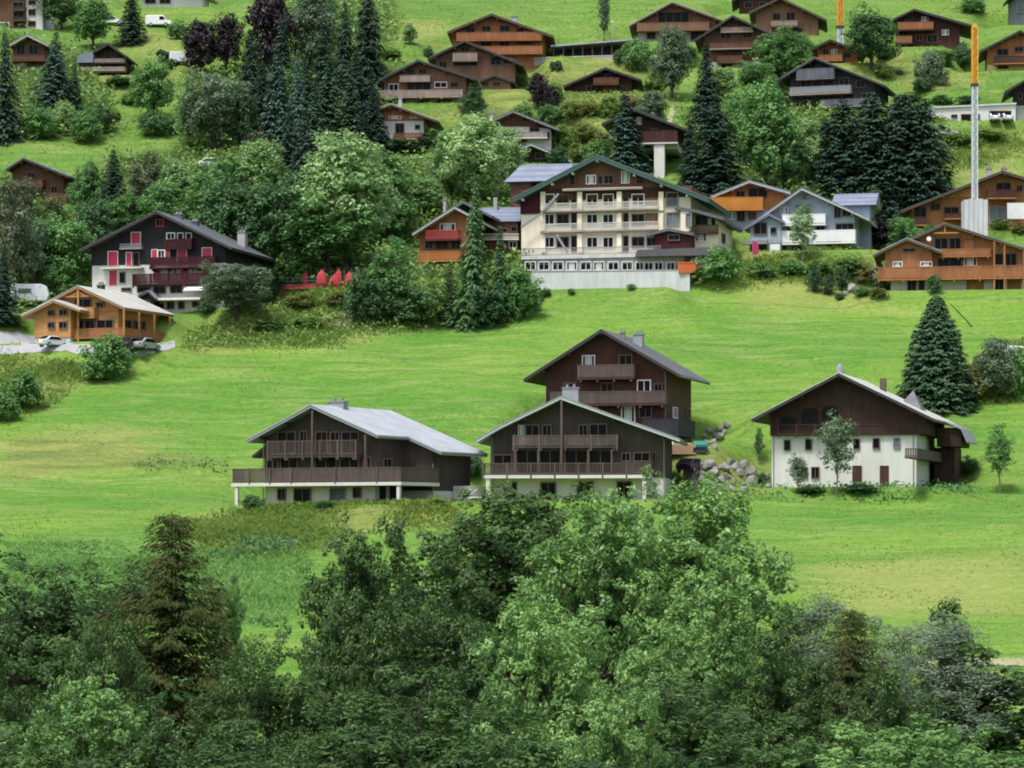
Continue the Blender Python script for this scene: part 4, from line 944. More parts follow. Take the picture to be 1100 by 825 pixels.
# ------------------------------------------------------------------ ground sheet
def inpoly(px, py, poly):
    r = np.zeros(px.shape, bool); n = len(poly)
    for i in range(n):
        (x0, y0), (x1, y1) = poly[i], poly[(i+1) % n]
        if y0 == y1: continue
        c = ((y0 > py) != (y1 > py)) & (px < (x1-x0)*(py-y0)/(y1-y0)+x0)
        r ^= c
    return r
def pix(X, Y, Z): return CX+F*X/Y, HY-F*Z/Y
ZONES = dict(
 rough=[[(190, 378), (215, 350), (262, 330), (300, 316), (385, 312), (470, 345), (560, 335), (570, 338), (400, 362), (250, 378)],
        [(748, 300), (765, 290), (800, 280), (940, 276), (940, 296), (760, 306)],
        [(185, 560), (250, 548), (300, 545), (480, 540), (500, 566), (400, 570), (330, 592), (260, 600), (200, 580)],
        [(0, 380), (100, 388), (110, 400), (40, 440), (0, 450)], [(1010, 410), (1060, 385), (1100, 360), (1100, 430), (1020, 430)],
        [(700, 500), (745, 470), (800, 500), (830, 530), (700, 540)], [(0, 470), (110, 468), (240, 500), (90, 500), (0, 520)],
        [(980, 150), (1100, 140), (1100, 165), (1010, 200)], [(400, 108), (470, 118), (520, 100), (600, 62), (680, 66), (700, 90), (610, 92), (560, 120), (520, 135), (440, 130)], [(80, 72), (200, 70), (200, 90), (120, 100)], [(860, 66), (960, 56), (1060, 90), (1000, 100), (960, 88)], [(595, 95), (720, 95), (720, 118), (640, 150), (590, 160)]],
 dull=[[(-50, -60), (1150, -60), (1150, 300), (940, 300), (570, 320), (200, 350), (-50, 340)]],
 blue=[[(0, 588), (120, 583), (230, 590), (300, 582), (330, 600), (335, 640), (300, 672), (0, 676)]],
 dry=[[(1010, 210), (1060, 175), (1100, 160), (1100, 205)], [(880, 605), (1100, 590), (1100, 660), (900, 660)], [(0, 395), (95, 397), (60, 428), (0, 430)],
      [(0, 468), (120, 455), (200, 462), (60, 485), (0, 490)], [(560, 80), (600, 75), (600, 100), (560, 110)], [(130, 30), (180, 34), (200, 55), (130, 58)], [(410, 20), (480, 22), (480, 40), (410, 45)],
      [(800, 250), (900, 300), (1000, 330), (800, 330)], [(200, 515), (250, 505), (250, 514), (205, 524)]],
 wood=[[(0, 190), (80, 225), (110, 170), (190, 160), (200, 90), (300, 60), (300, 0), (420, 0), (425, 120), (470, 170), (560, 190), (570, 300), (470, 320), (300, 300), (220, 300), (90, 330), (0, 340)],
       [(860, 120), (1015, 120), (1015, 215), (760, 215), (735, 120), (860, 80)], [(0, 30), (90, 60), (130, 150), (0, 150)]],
)
def smooth_noise(X, Y, s, seed):
    r = np.random.default_rng(seed); o = 0
    for k in range(4):
        a = r.uniform(0, 6.28, 3); d = r.uniform(0, 6.28)
        o = o+np.sin((X*math.cos(d)+Y*math.sin(d))*s*(1+.7*k)+a[0]+1.5*np.sin(X*s*.6+a[1])+1.5*np.sin(Y*s*.5+a[2]))/(1+.5*k)
    return o
def make_ground():
    xs = np.concatenate([-np.geomspace(900, 122, 26), np.arange(-120, 120.5, .8), np.geomspace(122, 900, 26)])
    ys = np.concatenate([np.arange(-180, 80, 10), np.arange(80, 560, .8), np.geomspace(561, 1080, 40)])
    X, Y = np.meshgrid(xs, ys); Z = ground(X, Y)
    n, m = X.shape
    me = bpy.data.meshes.new('ground')
    V = np.stack([X, Y, Z], -1).reshape(-1, 3)
    me.vertices.add(n*m); me.vertices.foreach_set('co', V.astype(np.float32).ravel())
    i = (np.arange(n-1)[:, None]*m+np.arange(m-1)[None]).ravel()
    q = np.stack([i, i+1, i+m+1, i+m], -1)
    me.loops.add(q.size); me.loops.foreach_set('vertex_index', q.ravel().astype(np.int32))
    me.polygons.add(len(q)); me.polygons.foreach_set('loop_start', np.arange(0, q.size, 4, dtype=np.int32))
    Ys = np.maximum(Y, 20); px, py = pix(X, Ys, Z)
    jx = px+smooth_noise(X, Y, .25, 1)*3+smooth_noise(X, Y, .9, 2)*1.6; jy = py+smooth_noise(X, Y, .3, 3)*2.+smooth_noise(X, Y, 1.1, 4)*1.2
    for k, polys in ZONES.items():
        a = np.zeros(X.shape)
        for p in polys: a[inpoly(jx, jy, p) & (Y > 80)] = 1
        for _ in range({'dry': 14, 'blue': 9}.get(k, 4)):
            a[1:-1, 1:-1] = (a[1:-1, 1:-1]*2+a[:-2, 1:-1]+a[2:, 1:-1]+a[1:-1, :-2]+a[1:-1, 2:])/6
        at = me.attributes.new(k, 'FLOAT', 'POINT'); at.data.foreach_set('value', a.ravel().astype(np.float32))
    me.update(calc_edges=True)
    me.polygons.foreach_set('use_smooth', np.ones(len(q), bool))
    mt, t, b = nt('meadow')
    L = t.links.new
    def mixc(fac, A, B):
        x = node(t, 'ShaderNodeMix', data_type='RGBA')
        if isinstance(fac, float): x.inputs['Factor'].default_value = fac
        else: L(fac, x.inputs['Factor'])
        for s, c in (('A', A), ('B', B)):
            if isinstance(c, tuple): x.inputs[s].default_value = (*c, 1)
            else: L(c, x.inputs[s])
        return x.outputs['Result']
    def rng(sock, a, b2, lo=0., hi=1.):
        x = node(t, 'ShaderNodeMapRange'); x.inputs['From Min'].default_value = a; x.inputs['From Max'].default_value = b2
        x.inputs['To Min'].default_value = lo; x.inputs['To Max'].default_value = hi; L(sock, x.inputs['Value']); return x.outputs[0]
    big = noise(t, coords(t, (.6, 1, 1)), .045, 5, .6)
    mid = noise(t, coords(t, (.22, 1, 1)), .5, 5, .6)
    sml = noise(t, coords(t, (.6, 1, 1)), 2.6, 3, .65)
    streak = noise(t, coords(t, (.04, 1, .6)), .9, 3, .6)
    def mulf(s, k):
        x = node(t, 'ShaderNodeMath', operation='MULTIPLY'); x.inputs[1].default_value = k; L(s, x.inputs[0]); return x.outputs[0]
    c = mixc(rng(big, .38, .64), (.084, .205, .026), (.152, .262, .036))
    c = mixc(rng(mid, .45, .72, 0, .7), c, (.225, .285, .085))
    c = mixc(rng(streak, .5, .7, 0, .75), c, (.078, .165, .026))
    c = mixc(rng(noise(t, coords(t, (.5, 1, 1)), .22, 4, .65), .6, .72, 0, .45), c, (.22, .25, .085))
    def A(k):
        x = node(t, 'ShaderNodeAttribute'); x.attribute_name = k; return x.outputs['Fac']
    tf = noise(t, coords(t, (.3, 1, 1)), 1.3, 4, .7); c = mixc(rng(tf, .56, .70, 0, .6), c, (.060, .135, .022))
    c = mixc(mulf(A('dull'), .42), c, mixc(rng(mid, .35, .7), (.070, .150, .028), (.165, .225, .065)))
    c = mixc(mulf(A('dry'), .6), c, (.27, .27, .085))
    rg = mixc(rng(mid, .35, .65), (.11, .155, .036), (.23, .26, .07)); c = mixc(A('rough'), c, rg)
    c = mixc(mulf(A('blue'), .7), c, mixc(rng(mid, .3, .7), (.09, .195, .05), (.13, .245, .07)))
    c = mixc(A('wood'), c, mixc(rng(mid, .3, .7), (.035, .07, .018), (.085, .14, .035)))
    c = mul(t, c, sml, .42, 1.55)
    c = mul(t, c, noise(t, coords(t), 9., 2, .6), .75, 1.25)
    L(c, b.inputs['Base Color']); b.inputs['Roughness'].default_value = .9; b.inputs['Specular IOR Level'].default_value = .15
    bp = node(t, 'ShaderNodeBump'); bp.inputs['Strength'].default_value = .6; bp.inputs['Distance'].default_value = .25
    L(sml, bp.inputs['Height']); L(bp.outputs[0], b.inputs['Normal'])
    me.materials.append(mt)
    o = link('ground', me); o['kind'] = 'structure'
make_ground()
def gravelly(name, c):
    m, n, b = nt(name)
    a = mul(n, c, noise(n, coords(n), .6, 5, .6), .7, 1.25); a = mul(n, a, noise(n, coords(n), 5, 2), .8, 1.2)
    n.links.new(a, b.inputs['Base Color']); b.inputs['Roughness'].default_value = .95
gravelly('gravel', (.33, .33, .34)); gravelly('dirt', (.30, .28, .16)); gravelly('scree', (.30, .25, .20)); gravelly('asphalt', (.10, .10, .105))
def ruled(name, top, bot, mat, n=60, m=10, lift=.05, curve=None):
    def samp(P, t):
        k = t*(len(P)-1); i = min(int(k), len(P)-2); f = k-i
        return P[i][0]+(P[i+1][0]-P[i][0])*f, P[i][1]+(P[i+1][1]-P[i][1])*f
    v = []; f = []
    for j in range(m+1):
        for i in range(n+1):
            a = samp(top, i/n); b = samp(bot, i/n); s = j/m
            w = math.sin(i*1.7+j*.9)*.6
            p = cast(a[0]+(b[0]-a[0])*s, a[1]+(b[1]-a[1])*s+w*(j in (0, m)))
            v.append((p.x, p.y, p.z+lift))
    for j in range(m):
        for i in range(n):
            k = j*(n+1)+i; f.append((k, k+1, k+n+2, k+n+1))
    me = bpy.data.meshes.new(name); me.from_pydata(v, [], f); me.update(); me.materials.append(MATS[mat])
    o = link(name, me); o['kind'] = 'structure'; return o
ruled('gravel_yard', [(-25, 357), (20, 357), (42, 363), (60, 366)], [(-25, 383), (20, 380), (50, 378), (75, 377)], 'gravel', 30, 8)
ruled('driveway', [(60, 368), (110, 372), (160, 371), (188, 366)], [(75, 379), (110, 384), (150, 383), (188, 374)], 'gravel', 30, 5)
ruled('path', [(985, 709), (1040, 708), (1130, 708)], [(985, 713), (1040, 715), (1130, 716)], 'dirt', 40, 3)
ruled('bare_earth', [(350, 337), (372, 328), (392, 334)], [(352, 349), (372, 350), (388, 347)], 'scree', 14, 6)
ruled('garden_path', [(700, 187), (712, 160), (716, 130), (722, 112)], [(708, 190), (719, 160), (722, 130), (727, 113)], 'dirt', 20, 3)

# ------------------------------------------------------------------ foliage
def leaf_quads(P, Nn, size, asp, rng):
    """rhombus leaves centred at P with normals Nn"""
    n = len(P); r = rng.normal(size=(n, 3)); u = np.cross(Nn, r); u /= np.linalg.norm(u, axis=1, keepdims=True)+1e-9
    w = np.cross(Nn, u); s = size[:, None]
    fold = Nn*s*.18
    return np.stack([P-u*s, P+w*s*asp+fold, P+u*s, P-w*s*asp+fold], 1)
def unit(v): return v/(np.linalg.norm(v, axis=1, keepdims=True)+1e-9)
def sphere(rng, n): return unit(rng.normal(size=(n, 3)))
def broad(seed, lobes=26, subs=14, per=22, leaf=.03, c0=.14, prof='dome', asp=.55, lobe_r=(.13, .22), sub_r=.075, fill=.82, up=.55, gap=.0, A=1.3):
    """crown in a unit box: height 1, width 1"""
    rng = np.random.default_rng(seed)
    zc = rng.uniform(0, 1, lobes*3)
    # stratified lobe directions (golden spiral) over the crown's envelope
    i = np.arange(lobes)+.5; ph = np.arccos(1-2*i/lobes); th = math.pi*(1+5**.5)*i
    D = np.stack([np.cos(th)*np.sin(ph), np.sin(th)*np.sin(ph), np.cos(ph)], 1)+rng.normal(size=(lobes, 3))*.16
    D = unit(D)
    zz = D[:, 2]
    if prof == 'dome': k = 1.0+.0*zz
    elif prof == 'egg': k = 1.0-.38*zz*(zz > 0)-.05
    elif prof == 'cone': k = .95-.55*np.clip(zz, -.4, 1)
    elif prof == 'vase': k = .8+.3*np.clip(zz, -1, .5)
    elif prof == 'column': k = .9+.0*zz
    rad = rng.uniform(.52, 1.0, lobes)*fill
    C = np.stack([D[:, 0]*.5*k*rad, D[:, 1]*.5*k*rad, c0+(1-c0)*(.5+.5*D[:, 2]*rad*.93)], 1)
    inner = max(3, lobes//5)
    C = np.concatenate([C, np.stack([rng.normal(size=inner)*.1, rng.normal(size=inner)*.1, rng.uniform(c0+.2, .8, inner)], 1)])
    nl = len(C); R = rng.uniform(*lobe_r, nl)
    ns = nl*subs
    dirs = sphere(rng, ns); li = np.repeat(np.arange(nl), subs)
    dirs[:, 2] += .25; dirs = unit(dirs)
    sq = np.array([1, 1, 1/A]); S = C[li]+dirs*R[li][:, None]*rng.uniform(.55, 1.15, ns)[:, None]*sq
    st = rng.uniform(0, 1, ns)*.4+rng.uniform(0, 1, nl)[li]*.4
    keep = rng.uniform(0, 1, ns) > gap; S, dirs, st, li = S[keep], dirs[keep], st[keep], li[keep]
    ns = len(S); si = np.repeat(np.arange(ns), per); n = len(si)
    ld = sphere(rng, n); ld[:, 2] = ld[:, 2]*.75+.1
    P = S[si]+ld*(sub_r*rng.uniform(.35, 1.0, n)**.5)[:, None]*rng.uniform(.8, 1.25, ns)[si][:, None]*sq
    Nn = unit(ld*.45+dirs[si]*.4+rng.normal(size=(n, 3))*.35+np.array([0, 0, up]))
    sz = leaf*.5*rng.uniform(.45, 1.5, n)
    t = st[si]+rng.uniform(0, .4, n)
    ok = P[:, 2] > c0*.45
    V = leaf_quads(P[ok], Nn[ok], sz[ok], asp, rng); V[:, :, 2] = P[ok][:, None, 2]+(V[:, :, 2]-P[ok][:, None, 2])/A
    zm = np.percentile(V[:, :, 2], 99.9); V[:, :, 2] *= .99/zm; C[:, 2] *= .99/zm
    return V, t[ok], C
def limbs(C, seed, r0=.028, frac=.8, top=.75):
    """trunk with limbs out to the crown's lobes, unit height"""
    rng = random.Random(seed); m = MB()
    m.tube([(0, 0, -.04), (.004, .003, .06), (-.006, .01, .3), (.012, -.005, .55), (0, 0, top)], [r0*1.3, r0, r0*.8, r0*.55, r0*.15], 8)
    for c in C:
        if rng.random() > frac: continue
        z0 = max(.1, min(c[2]-.12-rng.random()*.15, top-.08)); e = c*.97
        mid = ((e[0])*.45, (e[1])*.45, (z0+e[2])/2+.03)
        m.tube([(0, 0, z0), mid, tuple(e)], [r0*.45, r0*.28, r0*.08], 5)
    return m
def spruce(seed, whorls=30, br=9, seg=11, leaf=.075, droop=.16, r_pow=.85, ragged=.25, z0=.04, A=2., curl=.45, wasp=.42, lanes=1):
    rng = np.random.default_rng(seed); P = []; N = []; U = []; S = []; T = []
    for w in range(whorls):
        f = (w+rng.uniform(-.3, .3))/whorls; f = min(max(f, 0), .995)
        z = z0+(1-z0)*f; r = .5*(1-f)**r_pow*rng.uniform(.82, 1.0)+.008
        nb = max(4, int(br*(1-f*.5))); a0 = rng.uniform(0, 6.28)
        for b in range(nb):
            a = a0+6.283*b/nb+rng.normal()*.15; L = r*(1-ragged*rng.uniform(0, 1)**2)
            ns = max(2, int(seg*(L/.5)**.75)+1); tb = rng.uniform(0, .4)
            dx, dy = math.cos(a), math.sin(a)
            for k in range(ns):
                s = (k+.5+rng.uniform(-.3, .3))/ns
                zz = z-droop*L*2*s*(1-curl*s)+.01
                for q in np.arange(-lanes, lanes+1)/lanes:
                    off = q*(.018+.06*s*(1-s)*2*L*2+.012)*rng.uniform(.6, 1.3)
                    px, py = dx*L*s-dy*off, dy*L*s+dx*off
                    P.append((px, py, zz-abs(q)*.012+rng.normal()*.006))
                    N.append((dx*.35+rng.normal()*.3, dy*.35+rng.normal()*.3, 1.))
                    U.append((dx-dy*q*.7, dy+dx*q*.7, -.35-.25*s+rng.normal()*.15))
                    S.append(leaf*.5*rng.uniform(.7, 1.25)*(.55+.45*min(1, L/.25))); T.append(tb+rng.uniform(0, .35)+.25*s)
    P = np.array(P); N = unit(np.array(N)); U = np.array(U); S = np.array(S)[:, None]
    U = unit(U); Wd = unit(np.cross(N, U)); 
    V = np.stack([P-U*S*.7, P+Wd*S*wasp-U*S*.05, P+U*S*1.15, P-Wd*S*wasp-U*S*.05], 1)
    V[:, :, 2] = P[:, None, 2]+(V[:, :, 2]-P[:, None, 2])/A*1.4
    return V, np.array(T)
def trunk_mesh(name, top=.96, r=.016, mat='bark'):
    return MB().tube([(0, 0, -.05), (0, 0, .05), (.003, 0, .5), (0, 0, top)], [r*1.3, r, r*.6, r*.08], 8).mesh(name, mat)

PROTO = {}
def proto(kind, crowns, trunks): PROTO[kind] = (crowns, trunks)
def bl(kind, seeds, mat, tr='bark', fr=.8, r0=.028, top=.75, **k):
    cs, ts = [], []
    for s in seeds:
        V, t, C = broad(s, **k); cs.append(quads('crown', V, t, mat)); ts.append(limbs(C, s, r0, fr, top).mesh('trunk', tr))
    proto(kind, cs, ts)
bl('broad', (11, 12, 13, 14), 'leaf_mid', lobes=30, subs=14, per=26, leaf=.046, c0=.06, prof='egg', lobe_r=(.13, .22), sub_r=.08, A=1.45)
bl('round', (21, 22, 23), 'leaf_mid', lobes=28, subs=14, per=26, leaf=.042, c0=.06, prof='dome', lobe_r=(.12, .21), A=1.25)
bl('bush', (31, 32, 33, 34), 'leaf_mid', lobes=18, subs=11, per=26, leaf=.056, c0=-.05, prof='dome', lobe_r=(.15, .24), sub_r=.09, r0=.02, top=.5, A=.85)
bl('thin', (41, 42, 43), 'leaf_grey', lobes=26, subs=9, per=18, leaf=.052, c0=.16, prof='egg', lobe_r=(.10, .18), sub_r=.08, r0=.016, gap=.2, fr=1., top=.9, tr='barkpale', A=1.8)
bl('column', (51, 52), 'leaf_mid', lobes=34, subs=10, per=18, leaf=.09, c0=.03, prof='column', lobe_r=(.15, .3), sub_r=.12, A=4)
bl('thuja', (55, 56), 'needle_green', lobes=36, subs=14, per=30, leaf=.045, c0=-.02, prof='cone', lobe_r=(.13, .22), sub_r=.07, up=.2, asp=.35, A=1.45, fill=.9)
cs = []; ts = []
for s, rg, dr, wh in ((61, .2, .16, 32), (62, .35, .24, 28), (63, .5, .12, 30), (64, .3, .30, 34), (68, .6, .2, 26), (69, .15, .2, 36)): V, t = spruce(s, whorls=wh, seg=12, leaf=.085, br=10, ragged=rg, droop=dr); cs.append(quads('crown', V, t, 'needle_dark')); ts.append(trunk_mesh('trunk'))
proto('spruce', cs, ts)
cs = []; ts = []
for s in (65, 66, 67): V, t = spruce(s, whorls=30, seg=12, leaf=.075, br=11, r_pow=.55, ragged=.3, A=1.5, z0=.0); cs.append(quads('crown', V, t, 'needle_dark')); ts.append(trunk_mesh('trunk'))
proto('conifer', cs, ts)
cs = []; ts = []
for s in (95,): V, t = spruce(s, whorls=46, seg=18, leaf=.05, br=17, r_pow=.62, ragged=.16, droop=.2, A=1.4, z0=-.01, lanes=2, wasp=.5); cs.append(quads('crown', V, t, 'needle_green')); ts.append(trunk_mesh('trunk'))
proto('cone', cs, ts)
# foreground trees carry leaves of their real size
bl('maple', (71, 72, 73), 'leaf_maple', lobes=78, subs=20, per=50, leaf=.0185, c0=.0, prof='dome', lobe_r=(.055, .145), sub_r=.036, r0=.016, asp=.6, gap=.26, fill=.9, up=.6, A=1.6)
bl('ash', (75, 76), 'leaf_maple_dark', lobes=72, subs=20, per=50, leaf=.019, c0=.0, prof='dome', lobe_r=(.055, .145), sub_r=.038, r0=.016, asp=.45, gap=.26, fill=.9, up=.5, A=1.7)
bl('willow', (81, 82), 'leaf_willow', lobes=60, subs=22, per=34, leaf=.024, c0=.0, prof='egg', lobe_r=(.09, .17), sub_r=.055, r0=.012, asp=.26, gap=.15, up=.25, A=2.8)
bl('poplar', (85,), 'leaf_maple_dark', lobes=40, subs=13, per=26, leaf=.06, c0=.05, prof='column', lobe_r=(.12, .26), sub_r=.10, r0=.012, asp=.7, gap=.3, A=4.5)
cs = []; ts = []
for s in (91,):
    V, t = spruce(s, whorls=42, br=10, seg=60, leaf=.022, droop=.15, ragged=.42, r_pow=.62, A=1.4, curl=.85, wasp=.26, lanes=4); cs.append(quads('crown', V, t, 'needle_brown')); ts.append(trunk_mesh('trunk', r=.010))
proto('fir', cs, ts)

NAMES = dict(broad='broadleaf_tree', round='broadleaf_tree', bush='bush', thin='young_tree', column='columnar_tree', thuja='thuja_tree', spruce='spruce_tree', conifer='conifer_tree', cone='conifer_tree',
             maple='maple_tree', ash='ash_tree', willow='willow_tree', poplar='poplar_tree', fir='fir_tree')
TR = random.Random(5)
def tree(kind, pos, h, w, label, mat=None, var=None, group=None, name=None, rz=None):
    cs, ts = PROTO[kind]; i = TR.randrange(len(cs)) if var is None else var % len(cs)
    o = empty(name or NAMES[kind], pos, TR.uniform(0, 6.28) if rz is None else rz)
    if kind == 'spruce': o.rotation_euler[0] = RAD(TR.uniform(-2, 2)); o.rotation_euler[1] = RAD(TR.uniform(-2, 2)); h *= TR.uniform(.97, 1.03)
    o.scale = (w, w, h)
    cat = 'bush' if kind == 'bush' and not name else 'tree'
    tag(o, label, cat, group or ('bushes on the hillside' if cat == 'bush' else 'trees on the hillside'))
    c = link('crown', cs[i], o); t = link('trunk', ts[i], o)
    if mat:
        c.material_slots[0].link = 'OBJECT'; c.material_slots[0].material = MATS[mat]
    return o
def plant(kind, px, pb, pt, w, label, mat=None, d=None, **k):
    """px, base row, top row and width in photo pixels; stands on the ground there"""
    p = cast(px, pb) if d is None else ray_at(px, pb, d)
    if d is not None: p.z = float(ground(np.array([p.x]), np.array([p.y]))[0])
    top = (HY-pt)/F*p.y
    h = max(.5, top-p.z); p.z -= .1
    return tree(kind, p, h*1.02, w/F*p.y*{'spruce': 1.32, 'conifer': 1.55, 'cone': 1.25, 'broad': 1.16, 'round': 1.12, 'thin': 1.15}.get(kind, 1.08), label, mat, **k)
